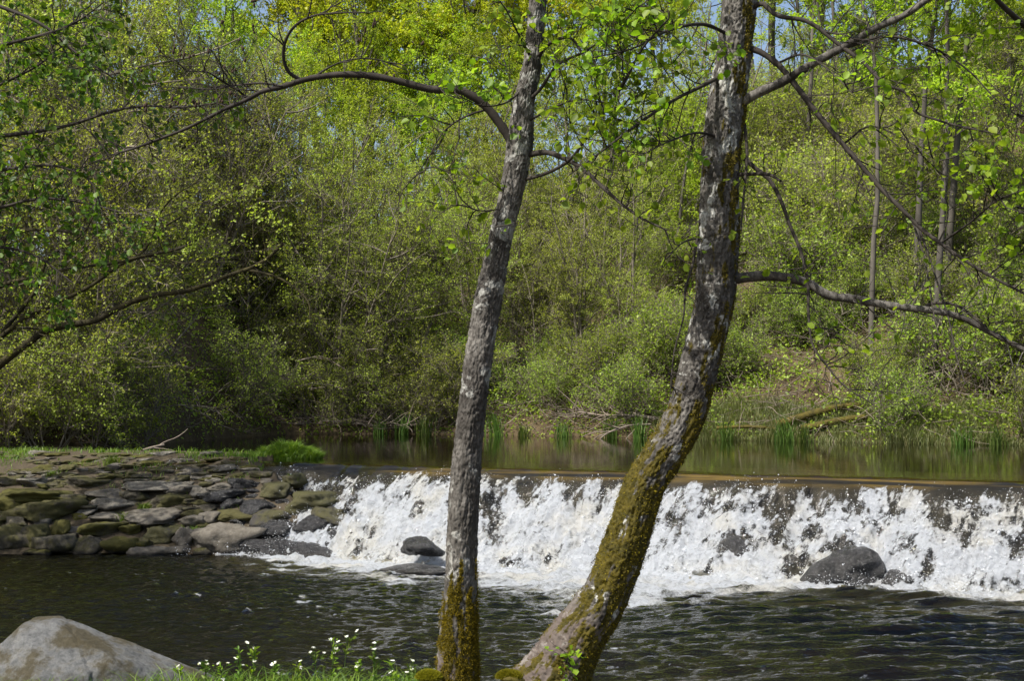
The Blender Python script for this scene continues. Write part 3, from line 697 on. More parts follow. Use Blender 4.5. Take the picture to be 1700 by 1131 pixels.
bA([(888, 100), (915, 70), (945, 62), (968, 90), (985, 118)], 6.6, .011, .004, 60, twigs=9, leaves=4, tl=(.1, .35), t0=.3)
bA([(873, 170), (895, 150), (925, 108), (970, 85), (1020, 50), (1060, 10)], 6.4, .009, .003, 61, twigs=14, leaves=5, tl=(.12, .4), t0=.15)
bA([(870, 205), (905, 185), (960, 165), (1010, 172), (1060, 185)], 6.5, .007, .002, 62, twigs=14, leaves=4, tl=(.12, .4), t0=.15)
bA([(862, 300), (900, 290), (940, 270), (990, 200), (1035, 140), (1065, 82), (1112, 28)], 6.2, .009, .004, 63, twigs=16, leaves=4, tl=(.12, .4), t0=.2)
bA([(866, 150), (840, 170), (800, 175), (765, 160)], 6.6, .006, .002, 64, twigs=8, leaves=4, tl=(.1, .3))
bA([(840, 345), (800, 350), (760, 340), (720, 362)], 6.6, .004, .0015, 65, twigs=7, leaves=3, tl=(.1, .25))
for j, (x1, y1, dd) in enumerate([(760, -260, 6.2), (1020, -240, 6.0), (840, -420, 7.6), (1000, -430, 7.4)]):
    bA([(898, -110 - 50 * j), ((898 + x1) / 2, (y1 - 110 - 50 * j) / 2 - 20), (x1, y1)], dd, .013, .004, 70 + j, twigs=14, leaves=4, tl=(.15, .5))

DB = 7.1
baseB = P(905, 1160, DB)
tB = thing("alder_tree", baseB, "thicker leaning alder with curved trunk coated in olive moss low down", "tree")
rowsB = [(880, 1190, 150), (918, 1131, 118), (958, 1060, 88), (1000, 999, 76), (1040, 903, 70), (1074, 800, 62), (1105, 750, 62), (1133, 700, 62), (1160, 605, 62), (1186, 500, 62), (1192, 400, 64), (1195, 283, 60), (1205, 177, 62), (1221, 71, 53), (1228, 0, 52), (1236, -120, 46), (1246, -330, 34), (1254, -640, 12)]
near_trunk(rowsB, DB, 1000, 110, 5,
   lambda y, o, w_, n: np.maximum(1.2 * sstep(680, 790, y + 60 * w_) * (1 - sstep(985, 1050, y - 60 * o[:, 0] + 40 * w_) * (o[:, 0] < 0.35)) * (0.72 + 0.6 * n), 0.52 + 0.75 * n - 0.25 * (y < 680) + 0.22 * o[:, 0] - 0.12 * sstep(400, 0, y) * 0),
   lambda y, o: 0.75 * sstep(1000, 1050, y), tB, baseB)
def bB(rows, d1, r0, r1, seed, **k): near_branch(rows, DB, d1, r0, r1, tB, baseB, seed, **k)
bB([(1215, 190), (1240, 165), (1300, 135), (1350, 105), (1405, 75), (1450, 48), (1500, 25), (1550, -8), (1640, -60)], 6.5, .025, .012, 81, twigs=8, leaves=0, t0=.15, tl=(.12, .4), mat="bark_near")
bB([(1225, 75), (1258, 84), (1290, 105), (1320, 140), (1350, 180), (1400, 240), (1430, 275), (1460, 310), (1500, 350), (1530, 380), (1570, 410), (1630, 450), (1715, 495)], 6.3, .017, .006, 82, twigs=28, leaves=2, droop=.06, t0=.15, tl=(.12, .4))
bB([(1513, 362), (1535, 430), (1550, 520), (1558, 556)], 6.5, .006, .002, 83, twigs=3, leaves=0, tl=(.05, .15))
bB([(1525, 375), (1550, 450), (1575, 530), (1590, 600), (1603, 638)], 6.45, .006, .002, 84, twigs=3, leaves=0, tl=(.05, .2))
bB([(1235, 30), (1265, 5), (1285, 22), (1340, 35), (1395, 75), (1430, 100), (1470, 140), (1505, 155), (1515, 180), (1560, 200), (1620, 215), (1660, 222)], 6.4, .013, .004, 85, twigs=20, leaves=3, t0=.15, tl=(.12, .45))
bB([(1212, 464), (1235, 461), (1270, 458), (1310, 462), (1340, 470), (1375, 490), (1420, 497), (1480, 508), (1540, 515), (1590, 525), (1640, 550), (1715, 588)], 6.7, .028, .011, 86, twigs=17, leaves=1, t0=.3, tl=(.1, .35), mat="bark_near")
bB([(1530, 515), (1545, 505), (1565, 503), (1590, 508), (1622, 532), (1660, 562), (1705, 575)], 6.5, .009, .004, 87, twigs=8, leaves=1, tl=(.1, .4))
bB([(1215, 248), (1235, 262), (1255, 280), (1275, 296), (1295, 330), (1310, 370), (1330, 420), (1340, 460), (1343, 530), (1350, 575), (1375, 610), (1395, 635), (1450, 672)], 6.6, .012, .003, 88, twigs=20, leaves=1, t0=.35, tl=(.1, .4))
bB([(1215, 290), (1245, 289), (1278, 290), (1296, 300)], 6.8, .011, .007, 89, twigs=2, leaves=2, tl=(.1, .2))
bB([(1343, 545), (1370, 545), (1387, 550), (1390, 556), (1376, 570), (1364, 588)], 6.7, .005, .002, 90, twigs=4, leaves=2, tl=(.1, .3))
bB([(1172, 372), (1160, 392), (1150, 440), (1138, 480), (1135, 525), (1120, 580), (1112, 665)], 6.8, .008, .002, 91, twigs=6, leaves=0, tl=(.05, .25))
bB([(1155, 396), (1135, 402), (1120, 415), (1106, 431)], 6.7, .005, .002, 92, twigs=3, leaves=1, tl=(.05, .2))
bB([(1236, 205), (1240, 255), (1236, 310), (1230, 382)], 6.8, .009, .004, 93, twigs=5, leaves=1, tl=(.1, .25))
bB([(1208, 120), (1170, 140), (1120, 165), (1060, 205), (1000, 250), (945, 290)], 6.1, .011, .003, 94, twigs=22, leaves=5, t0=.1, tl=(.12, .45))
bB([(1215, 60), (1170, 40), (1110, 50), (1050, 80), (985, 95)], 6.2, .010, .003, 95, twigs=22, leaves=5, t0=.1, tl=(.12, .45))
bB([(1200, 230), (1160, 220), (1110, 235), (1060, 260)], 6.3, .007, .002, 96, twigs=10, leaves=4, t0=.1, tl=(.12, .4))
bB([(1022, 155), (1019, 200), (1020, 250), (1016, 290)], 6.3, .005, .002, 97, twigs=4, leaves=2, tl=(.08, .25))
bB([(1400, 80), (1470, 60), (1540, 75), (1600, 110), (1660, 170), (1700, 200)], 6.8, .008, .003, 98, twigs=14, leaves=4, tl=(.15, .4))
bB([(1560, 405), (1610, 370), (1660, 330), (1720, 310)], 6.0, .006, .002, 99, twigs=14, leaves=5, tl=(.15, .4))
bB([(1400, 240), (1440, 210), (1500, 230), (1560, 270)], 6.1, .006, .002, 100, twigs=12, leaves=4, tl=(.1, .35))
bB([(1290, 105), (1330, 90), (1380, 120), (1420, 160)], 6.2, .006, .002, 101, twigs=7, leaves=2, tl=(.1, .35))
for j, (x1, y1, dd) in enumerate([(1100, -250, 6.2), (1420, -240, 6.0), (1160, -420, 7.8), (1360, -430, 7.6), (1040, -130, 5.9), (1480, -120, 7.6)]):
    bB([(1240, -90 - 50 * j if j < 4 else -60), ((1240 + x1) / 2, (y1 - 110) / 2 - 30), (x1, y1)], dd, .014, .004, 110 + j, twigs=14, leaves=4, tl=(.15, .5))
sp = thing("root_sprout", P(945, 1131, 6.95), "tiny bright green sprout on the leaning trunk's foot", "sprout")
near_branch([(942, 1135), (947, 1110), (944, 1090)], 6.98, 6.93, .003, .001, sp, P(945, 1131, 6.95), 120, twigs=5, leaves=3, tl=(.03, .07), leafL=.035, name="stem", up=.6)

# trees whose trunks stand outside the picture but whose boughs reach in
baseD = np.array([-7.6, 17.8, 1.0])
tD = thing("leaning_tree", baseD, "mossy leaning tree reaching long bare boughs over the stone bank", "tree")
def traced(root, base, rows, d0, d1, r0, r1, seed, **k): near_branch(rows, d0, d1, r0, r1, root, base, seed, **k)
kw = dict(mat="mossy_wood", lmat="leaf_olive", leafL=.034, tl=(.3, 1.2), up=.2)
traced(tD, baseD, [(-150, 770), (-90, 690), (-30, 635), (0, 606), (40, 575), (75, 550), (110, 540), (160, 532), (190, 515), (220, 501), (260, 490), (310, 483), (350, 470), (380, 457), (410, 447), (440, 432), (470, 405)], 17.8, 16.5, .062, .018, 130, twigs=44, leaves=3, t0=.25, name="trunk", **kw)
traced(tD, baseD, [(-60, 640), (0, 562), (40, 530), (100, 500), (150, 475), (200, 440), (240, 415), (257, 388), (300, 360)], 17.6, 17.0, .04, .012, 131, twigs=24, leaves=4, **kw)
traced(tD, baseD, [(-60, 560), (0, 476), (60, 460), (120, 445), (200, 435), (230, 427), (290, 415), (330, 400)], 17.6, 16.4, .032, .010, 132, twigs=24, leaves=4, **kw)
traced(tD, baseD, [(405, 448), (430, 452), (470, 465), (495, 482), (513, 505), (514, 530)], 16.8, 16.4, .02, .006, 133, twigs=8, leaves=1, **kw)
traced(tD, baseD, [(-60, 520), (-20, 420), (30, 385), (80, 382), (140, 390)], 17.4, 16.4, .045, .01, 134, twigs=18, leaves=4, **kw)
for j, (rows, d0, d1, r0, r1) in enumerate([([(240, 432), (290, 440), (310, 468)], 17.0, 16.6, .015, .005), ([(255, 392), (262, 360), (285, 330), (330, 300)], 17.0, 16.4, .018, .005), ([(-40, 620), (10, 545), (60, 480), (80, 430), (140, 385), (160, 350)], 17.6, 17.2, .035, .008),
    ([(75, 548), (40, 545), (70, 556), (100, 562)], 17.3, 16.8, .012, .005), ([(200, 438), (250, 425), (310, 437), (340, 430)], 17.0, 16.2, .014, .005), ([(400, 450), (415, 425), (420, 395), (440, 375)], 16.8, 16.6, .012, .004), ([(440, 434), (442, 410), (450, 385)], 16.7, 16.5, .010, .004), ([(-60, 500), (0, 350), (20, 300), (60, 250), (90, 180)], 17.4, 16.9, .03, .008)]):
    traced(tD, baseD, rows, d0, d1, r0, r1, 160 + j, twigs=12, leaves=3, **kw)
baseE = np.array([-4.9, 9.5, 0.2])
tE = thing("leafy_tree", baseE, "leafy tree at the left edge whose dark green sprays hang in the upper left corner", "tree")
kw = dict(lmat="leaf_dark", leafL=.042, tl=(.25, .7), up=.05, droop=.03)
traced(tE, baseE, [(-330, 1080), (-340, 700), (-310, 300), (-280, -150), (-260, -500)], 9.5, 9.3, .11, .03, 140, twigs=0, name="trunk", mat="bark_near")
for j, (rows, d1) in enumerate([([(-310, 300), (-120, 250), (0, 226), (60, 218), (120, 206), (180, 186), (230, 176), (300, 178), (365, 170)], 8.7),
    ([(-290, 100), (-100, 120), (0, 75), (60, 60), (120, 40), (170, 5)], 8.4), ([(-320, 420), (-120, 360), (0, 345), (60, 330), (130, 335), (200, 352)], 8.8),
    ([(-290, -60), (-100, -30), (0, 10), (70, 40), (130, 90), (190, 130)], 8.6), ([(-300, 200), (-100, 180), (0, 140), (60, 110), (110, 70)], 9.2), ([(-310, 380), (-100, 420), (0, 410), (60, 425), (120, 470)], 9.0),
    ([(-300, 240), (-80, 290), (20, 280), (90, 275), (150, 300), (170, 350)], 8.9)]):
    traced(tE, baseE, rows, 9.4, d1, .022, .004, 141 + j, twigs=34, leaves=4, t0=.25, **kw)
baseG = P(1930, 1080, 7.6)
tG = thing("leafy_tree", baseG, "tree at the right edge sending one dark bough down from the top corner", "tree")
traced(tG, baseG, [(1930, 1090), (1925, 600), (1900, 100), (1890, -400)], 7.6, 7.6, .10, .04, 150, twigs=0, name="trunk", mat="bark_near")
traced(tG, baseG, [(1905, 160), (1800, 110), (1730, 62), (1697, 38), (1672, 16), (1650, -6)], 7.6, 7.0, .03, .012, 151, twigs=10, leaves=4, tl=(.12, .4))
traced(tG, baseG, [(1900, 300), (1800, 250), (1740, 205), (1690, 190)], 7.6, 6.6, .02, .005, 152, twigs=12, leaves=5, tl=(.15, .45))
traced(tG, baseG, [(1910, 420), (1800, 390), (1740, 350), (1690, 345)], 7.6, 6.4, .02, .005, 153, twigs=12, leaves=5, tl=(.15, .45))

# ------------------------------------------------------------------ woodland
def proto(name, seed, stems, H, spec, lmat, wmat, lsize, nleaf, lean=0.12, r0=0.09, up=0.8, label="", cat="tree", group=None):
    rg = np.random.default_rng(seed); root = thing(name, (0, 0, -50), label, cat, group)
    az = rg.uniform(0, 6.28, stems); sp_ = 0.15 * (stems > 1)
    st = np.stack([np.cos(az) * sp_ * rg.uniform(0.3, 2, stems), np.sin(az) * sp_ * rg.uniform(0.3, 2, stems), np.full(stems, -0.15)], 1)
    dv = np.stack([np.cos(az) * lean * rg.uniform(.4, 1.8, stems), np.sin(az) * lean * rg.uniform(.4, 1.8, stems), np.ones(stems)], 1)
    L = H * rg.uniform(0.75, 1.0, stems); K = 14
    s0 = grow(st, dv, L, K, 0.055, 0.03, rg); rad0 = np.linspace(1, 0.22, K)[None] * r0 * rg.uniform(.6, 1.1, (stems, 1))
    gt = Geo(); gt.add(*sweep(s0, rad0, 8)); gt.build("trunk", M[wmat], root)
    gb = Geo(); cur, crad = s0, rad0[:, -1] * 2
    lev = []
    for (n, t0, t1, ang, lmin, lmax, K_, wob, trop, rr, S_) in spec:
        p, d, idx, t = spawn(cur, n, t0, t1, ang, rg)
        Lb = rg.uniform(lmin, lmax, len(p)) * (1.15 - 0.55 * t)
        b = grow(p, d, Lb, K_, wob, trop, rg); gb.add(*sweep(b, (np.linspace(1, 0.35, K_)[None] * rr * rg.uniform(.6, 1.2, (len(p), 1))), S_)); cur = b; lev.append(b)
    gb.build("branches", M[wmat], root)
    tw = lev[-1]; idx = rg.integers(0, len(tw), nleaf); p, T = along(tw, idx, rg.uniform(0.05, 1, nleaf)); p = p + rg.normal(0, lsize * .5, p.shape)
    gl = Geo(); gl.add(*leafquads(p, lsize, rg, up)); gl.build("crown", M[lmat], root)
    return root
PR = {}
twiggy = [(14, .12, 1.0, .75, 1.3, 2.8, 8, .10, .03, .020, 4), (6, .15, 1.0, .7, .5, 1.3, 6, .14, .02, .008, 3), (5, .1, 1.0, .7, .2, .6, 4, .18, .01, .004, 3)]
twiggy_low = [(18, .03, 1.0, .85, 1.2, 2.6, 8, .10, .02, .020, 4), (7, .15, 1.0, .7, .5, 1.2, 6, .14, .01, .008, 3), (5, .1, 1.0, .7, .2, .55, 4, .18, .0, .004, 3)]
tall = [(26, .30, 1.0, .8, 1.6, 3.6, 8, .09, .05, .03, 4), (7, .2, 1.0, .7, .6, 1.5, 6, .13, .03, .011, 3), (4, .1, 1.0, .7, .25, .7, 4, .17, .02, .005, 3)]
slender = [(18, .40, 1.0, .9, .9, 2.2, 7, .11, .05, .018, 4), (6, .2, 1.0, .7, .4, 1.0, 5, .14, .03, .008, 3), (4, .1, 1.0, .7, .2, .5, 4, .17, .02, .004, 3)]
bush = [(9, .1, 1.0, .7, .5, 1.1, 6, .14, .03, .010, 4), (6, .1, 1.0, .7, .3, .7, 5, .16, .02, .006, 3), (4, .1, 1.0, .7, .12, .35, 4, .2, .02, .0035, 3)]
for k in range(3): PR["twiggy%d" % k] = proto("willow_tree", 200 + k, 4, 7.5, twiggy, "leaf_olive", "wood_dark", .052, 17000, .20, .06)
for k in range(2): PR["low%d" % k] = proto("willow_tree", 210 + k, 6, 6.0, twiggy_low, "leaf_olive", "wood_dark", .052, 18000, .32, .05)
for k in range(3): PR["green%d" % k] = proto("young_tree", 220 + k, 2, 9.0, twiggy, "leaf_green", "wood_far", .072, 12500, .12, .08)
for k in range(3): PR["yellow%d" % k] = proto("tall_tree", 230 + k, 1, 14.0, tall, "leaf_yellow", "wood_far", .10, 17000, .06, .13)
for k in range(3): PR["slender%d" % k] = proto("slender_tree", 240 + k, 1, 12.5, slender, "leaf_green", "wood_far", .080, 10000, .05, .075)
for k in range(3): PR["bush%d" % k] = proto("shrub", 250 + k, 7, 1.5, bush, "leaf_under", "wood_dark", .055, 5000, .45, .014, cat="shrub")
for k in range(2): PR["oliveb%d" % k] = proto("shrub", 260 + k, 8, 2.2, bush, "leaf_olive", "wood_dark", .05, 6000, .5, .016, cat="shrub")
used = set()
rgT = np.random.default_rng(77)
def plant(kind, px, d, sc, label, group, rz=None, n=None):
    n_ = {"twiggy": 3, "low": 2, "green": 3, "yellow": 3, "slender": 3, "bush": 3, "oliveb": 2}[kind]
    key = kind + str(int(rgT.integers(n_)) if n is None else n)
    x = (px - 850) / F * d; z = max(g1(x, d), 0.9)
    rz = rgT.uniform(0, 6.28) if rz is None else rz
    if key not in used:
        used.add(key); o = PR[key]; o.location = (x, d, z); o.rotation_euler = (0, 0, rz); o.scale = (sc,) * 3; o["label"] = label; o["group"] = group
        return o
    return dup(PR[key], (x, d, z), rz, sc, label, group)
for (px, d) in [(330, 33), (420, 33.5), (540, 33), (850, 33.5), (470, 36)]:
    plant("low", px, d, rgT.uniform(.8, 1.0), "leafy willow filling the gaps between the first and second rows of far bank trees", "willows between the rows")
LB = "twiggy willow thicket tree behind the grassy left end of the stone bank"
for (px, d, sc, kind) in [(-260, 22.5, 1.1, "low"), (-130, 23.5, 1.15, "twiggy"), (-20, 22.4, 1.0, "low"), (70, 24.0, 1.15, "twiggy"), (140, 22.8, .95, "low"), (-60, 26.5, 1.3, "twiggy"), (110, 27.5, 1.3, "twiggy"), (-200, 28, 1.4, "twiggy"), (30, 31, 1.4, "green"), (200, 33, 1.3, "twiggy")]:
    plant(kind, px, d, sc, LB if kind != "green" else "pale green young tree rising behind the left willow thicket", "willows on the left bank" if kind != "green" else None)
for (px, d, sc) in [(-590, 14.6, .95), (-700, 12.0, 1.0)]:
    plant("green", px, d, sc, "young tree beyond the left edge throwing leaf shade on the stone bank", "young trees left of the stone bank")
for (px, d, sc) in [(500, 37, .9), (610, 38, .9), (700, 37.5, .85), (800, 38, .9), (910, 37.5, .85), (1020, 38, .9), (1130, 37.5, .85), (960, 36, .8), (640, 40, 1.05), (690, 38.5, 1.0), (750, 41, 1.05), (560, 40, 1.0)]:
    plant("green", px, d, sc, "leafy spring tree half way back in the middle of the wood", "trees half way back in the wood")
MB_ = "twiggy olive willow leaning over the dark water of the far bank"
for (px, d, sc, kind) in [(320, 30.2, 1.0, "low"), (410, 31.0, .95, "low"), (500, 30.8, .85, "twiggy"), (570, 30.6, .8, "low"), (650, 31.2, .75, "twiggy"), (720, 31.5, .75, "low"), (800, 31.0, .68, "twiggy"), (880, 30.8, .7, "low"), (960, 30.6, .66, "twiggy"), (1040, 30.2, .6, "twiggy")]:
    plant(kind, px, d, sc, MB_, "willows along the far bank")
for (px, d, sc) in [(330, 34, 1.0), (560, 34, .85), (680, 34.5, .8), (790, 34, .75), (900, 34, .75), (1010, 34, .75), (1110, 33.5, .75), (1180, 35, .85)]:
    plant("green" if rgT.random() < .5 else "twiggy", px, d, sc, "pale spring tree in the second row behind the far bank willows", "second row of trees on the far bank")
for (px, d, sc) in [(265, 41, .95), (480, 42, .9), (540, 41, 1.05), (600, 39, 1.1), (660, 43, 1.15), (740, 40, 1.1), (820, 43, 1.1), (900, 39.5, 1.0), (1010, 42, 1.05), (1100, 40, .95), (1190, 43, 1.0), (90, 40, 1.1), (-60, 40, 1.1), (560, 47, 1.2), (700, 48, 1.2), (860, 49, 1.2)]:
    plant("yellow", px, d, sc, "tall yellow-green tree in the back of the wood", "tall trees at the back of the wood")
SR = [(1446, 27.0, .95, "slender grey trunked tree crossed by the long drooping bough"), (1515, 27.6, .95, "slender grey tree just right of the one behind the drooping bough"), (1566, 28.5, 1.0, "straight pale trunked tree at the upper right of the slope"), (1546, 25.9, .95, "dark trunked tree rooted at the water's edge on the right bank"), (1712, 25.0, 1.0, "dark trunked tree at the right edge of the far bank"), (1330, 35, 1.0, "thin tree high on the slope just right of the leaning alder")]
for px, d, sc, lab in SR:
    plant("slender", px, d, sc, lab, None)
for (px, d, sc) in [(1260, 38, .95), (1390, 39, 1.0), (1480, 41, 1.0), (1620, 38, 1.0), (1690, 36, .95), (1790, 34, 1.0), (1340, 44, 1.05), (1560, 45, 1.1), (1680, 44, 1.1), (1850, 40, 1.1)]:
    plant("slender" if rgT.random() < .5 else "green", px, d, sc, "thin spring tree high on the right hand slope", "trees high on the right slope")
for (px, d, sc) in [(1290, 46, 1.1), (1440, 48, 1.1), (1600, 49, 1.1), (1740, 47, 1.1), (1200, 50, 1.15), (1360, 53, 1.2), (1520, 54, 1.2), (1680, 53, 1.2), (1830, 50, 1.1)]:
    plant("yellow", px, d, sc, "yellow-green tree on the crest of the right hand slope", "crest trees on the right slope")
def scatter(kind, n, p0, p1, t0, t1, s0, s1, label, group):
    for _ in range(n):
        px = rgT.uniform(p0, p1); d = 28.0
        for _i in range(6): d = float(yb((px - 850) / F * d)) 
        tt_ = rgT.uniform(t0, t1); tt_ += 3.0 * (tt_ < 3 and (1260 < px < 1460 or 1505 < px < 1600)); d += tt_; plant(kind, px, d, rgT.uniform(s0, s1), label, group)
scatter("bush", 60, 1080, 1800, .7, 17, .6, 1.3, "green bramble shrub on the right hand slope", "shrubs on the right slope")
scatter("bush", 26, 1150, 1810, .3, 4.5, .45, .8, "low bright shrub near the water on the right bank", "low shrubs on the right bank")
scatter("bush", 14, 620, 1150, .6, 4, .5, .9, "low green shrub on the middle of the far bank", "shrubs on the far bank")
scatter("oliveb", 12, 280, 760, .3, 3, .6, .95, "twiggy dark shrub overhanging the shaded left part of the far waterline", "shrubs at the shaded waterline")
scatter("oliveb", 18, 1150, 1800, 5, 20, .8, 1.5, "pale olive shrub high on the right hand slope", "pale shrubs on the right slope")
for px, d, sc in [(-170, 20.9, .8), (-90, 21.0, .8), (10, 21.2, .9), (80, 21.4, .85), (150, 21.8, .8), (215, 22.6, .8)]:
    plant("oliveb", px, d, sc, "low twiggy shrub right behind the grass on the left bank", "shrubs behind the stone bank")
for k_, o in PR.items():
    if k_ not in used:
        for ch in list(o.children): bpy.data.objects.remove(ch)
        bpy.data.objects.remove(o)

# undergrowth: countless small leaves over the far slope
rg = np.random.default_rng(31)
n = 380000
x = rg.uniform(-12, 17, n); t = rg.uniform(0.15, 24, n); y = yb(x) + t
cl = n2(x, y, 0.9, 0.9, 6.0, 3); k = rg.uniform(-0.5, 0.6, n) < cl + 0.22 + 0.3 * (t < 3.5); x, y, cl = x[k], y[k], cl[k]
pxu = 850 + x / y * F; k = ((x > -6) | (y > 22)) & ~((pxu > 1270) & (pxu < 1450) & (y - yb(x) < 1.9) & (rg.random(len(x)) < .35)); x, y, cl = x[k], y[k], cl[k]
z = ground(x, y) + rg.uniform(0, 1, len(x)) ** 1.5 * np.clip(0.25 + 0.7 * cl, .05, .9)
g = Geo(); g.add(*leafquads(np.stack([x, y, z], 1), 0.06, rg, 0.7, .75))
tag(g.build("undergrowth", M["leaf_under"]), kind="stuff")
# dead leaf litter and twigs on the slope
n = 5200; x = rg.uniform(-7, 16, n); y = yb(x) + rg.uniform(0.1, 9, n); p = np.stack([x, y, ground(x, y) + rg.uniform(0, .35, n)], 1)
tw = grow(p, unit(np.stack([rg.normal(size=n), rg.normal(size=n), .5 * rg.normal(size=n)], 1)), rg.uniform(.3, 1.2, n), 5, .15, 0, rg)
g = Geo(); g.add(*sweep(tw, np.linspace(.007, .003, 5)[None] * rg.uniform(.6, 1.4, (n, 1)), 3))
tag(g.build("fallen_twigs", M["dead"]), kind="stuff")

def hit_land(px, py):
    d = np.arange(22.0, 36.0, 0.03); x_ = (px - 850) / F * d; k = np.argmax(HC - (py - HY) / F * d <= np.maximum(ground(x_, d), ZU)); return float(d[k])
# mossy logs and dead boughs by the far water
def limb(name, rows, d0, d1, r0, r1, mat, seed, label, cat, twigs=0, group=None):
    rg = np.random.default_rng(seed); K = 26; q = catmull(np.asarray(rows, float), K); dd = np.linspace(d0, d1, K)
    pts = np.stack([(q[:, 0] - 850) / F * dd, dd, HC - (q[:, 1] - HY) / F * dd], 1); g = Geo()
    V, Fc = sweep(pts[None], np.linspace(r0, r1, K)[None], 10); V = V + (0.25 * r0 * fbm(V * 6 + seed, 3))[:, None] * unit(V - np.repeat(pts, 10, 0)); g.add(V, Fc)
    if twigs:
        p, d, i, t = spawn(pts[None], twigs, .15, 1, .6, rg); tw = grow(p, d, rg.uniform(.3, 1.1, twigs), 7, .12, 0, rg); g.add(*sweep(tw, np.linspace(.012, .005, 7)[None] * np.ones((twigs, 1)), 4))
    return tag(g.build(name, M[mat], None, tuple(pts[0])), label, cat, group)
limb("mossy_log", [(1290, 705), (1330, 693), (1370, 681), (1428, 672)], hit_land(1290, 707) - .12, hit_land(1428, 676) - .25, .075, .06, "log_moss", 61, "upper of two mossy fallen logs lying on the right bank", "log")
limb("mossy_log", [(1330, 712), (1360, 706), (1400, 697), (1440, 692)], hit_land(1330, 714) - .12, hit_land(1440, 696) - .2, .075, .05, "log_moss", 62, "lower mossy fallen log just above the reeds on the right bank", "log")
limb("mossy_log", [(1190, 711), (1250, 709), (1290, 713)], 26.0, 25.7, .035, .03, "log_moss", 63, "thin mossy pole lying along the right bank's reeds", "log")
limb("mossy_log", [(900, 630), (925, 620), (960, 612), (1000, 618)], hit_land(900, 632) - .5, hit_land(1000, 620) - .8, .06, .04, "log_moss", 64, "mossy broken limb lying high in the middle of the far bank", "log")
limb("dead_bough", [(1095, 696), (1050, 690), (1000, 690), (960, 684)], 27.2, 27.8, .035, .015, "dead", 65, "bare dead bough stretched over the reeds left of the leaning alder", "dead branch", 18, "dead boughs at the far waterline")
limb("dead_bough", [(1080, 705), (1040, 708), (1005, 722), (990, 735)], 27.0, 26.6, .022, .01, "dead", 66, "forked dead bough dipping into the water left of the leaning alder", "dead branch", 8, "dead boughs at the far waterline")
limb("dead_bough", [(1600, 742), (1640, 715), (1665, 690), (1690, 640)], 24.6, 25.0, .014, .008, "dead", 67, "thin bare pole leaning over the right bank's grass", "dead branch", 2)
limb("dead_bough", [(610, 655), (625, 625), (632, 608)], 30.0, 30.2, .03, .02, "dead", 68, "short pale broken stick standing in the shaded far thicket", "dead branch")
limb("dead_bough", [(490, 600), (540, 594), (560, 606), (620, 640), (660, 655)], 29.8, 30.0, .02, .012, "dead", 69, "bare fallen bough in the dark thicket over the far water", "dead branch", 14)
limb("driftwood", [(236, 749), (255, 743), (272, 739)], 19.9, 20.2, .025, .018, "dead", 70, "weathered grey driftwood stick on the stone bank's top", "driftwood", 2)
def brush(px, d, sc, seed, label):
    rg = np.random.default_rng(seed); c = np.array([(px - 850) / F * d, d, 0]); c[2] = max(g1(c[0], d), ZU - .05); n = 120
    p = c + rg.normal(0, 1, (n, 3)) * np.array([.55, .3, .02]) * sc; dv = unit(np.stack([rg.normal(size=n), .5 * rg.normal(size=n), np.abs(rg.normal(size=n)) * .8], 1))
    tw = grow(p, dv, rg.uniform(.3, 1.1, n) * sc, 6, .2, -.03, rg); g = Geo(); g.add(*sweep(tw, np.linspace(.009, .003, 6)[None] * rg.uniform(.6, 1.3, (n, 1)), 3))
    tag(g.build("brush_pile", M["dead"], None, tuple(c)), label, "brush", "heaps of dead brush along the far bank")
brush(1500, 25.6, 1.0, 1, "grey heap of dead brush beside the dark trunk on the right bank"); brush(690, 29.8, 1.1, 2, "brown tangle of dead brush over the reeds behind the slim alder")
brush(560, 29.9, 1.2, 3, "shaded heap of dead brush left of the brown tangle"); brush(985, 28.3, 1.0, 4, "pale brush heap behind the bare dead bough"); brush(420, 29.8, 1.2, 5, "dark heap of dead brush at the shaded far water, farthest left")

# reeds: iris fans along the far waterline
def reeds(px, wpx, hgt, seed, label, n=70):
    rg = np.random.default_rng(seed); d = 28.0
    for _ in range(8): d = float(yb((px - 850) / F * d))
    d -= 0.12; c = np.array([(px - 850) / F * d, d, ZU - .06]); hw = wpx / 2 * d / F
    p = c + np.stack([rg.uniform(-hw * .8, hw * .8, n) * rg.uniform(.3, 1, n), rg.normal(0, .12, n), np.zeros(n)], 1); g = Geo()
    add_blades(g, p, rg.uniform(.5, 1.1, n) * hgt, 0.017, 0.3, rg, segs=3)
    tag(g.build("reed_clump", M["reed"], None, tuple(c)), label, "reeds", "iris reeds along the far waterline")
for k, (px, wp, h, lab) in enumerate([(632, 34, .5, "short reed clump in the shade, farthest left along the water"), (668, 40, .62, "dark green reed clump second along the shaded water"), (705, 44, .6, "reed clump just left of the slim alder's trunk"), (822, 50, .62, "bright reed clump just right of the slim alder's trunk"), (870, 30, .35, "small low reed clump by the water, middle of the far bank"), (935, 42, .45, "reed clump left of the dead bough over the water"), (1015, 44, .55, "reed clump under the left end of the dead bough"), (1060, 50, .6, "dense reed clump under the dead bough beside the leaning alder"), (1130, 40, .5, "reed clump seen right behind the leaning alder's trunk"), (1205, 44, .5, "reed clump just right of the leaning alder"), (1300, 60, .62, "tall reed clump below the mossy logs"), (1335, 36, .5, "narrow reed clump right of the tall one under the logs"), (1600, 40, .5, "reed clump right of the dark waterside trunk"), (1655, 44, .52, "reed clump nearest the right edge tree")]):
    reeds(px, wp, h, 400 + k, lab, 60)

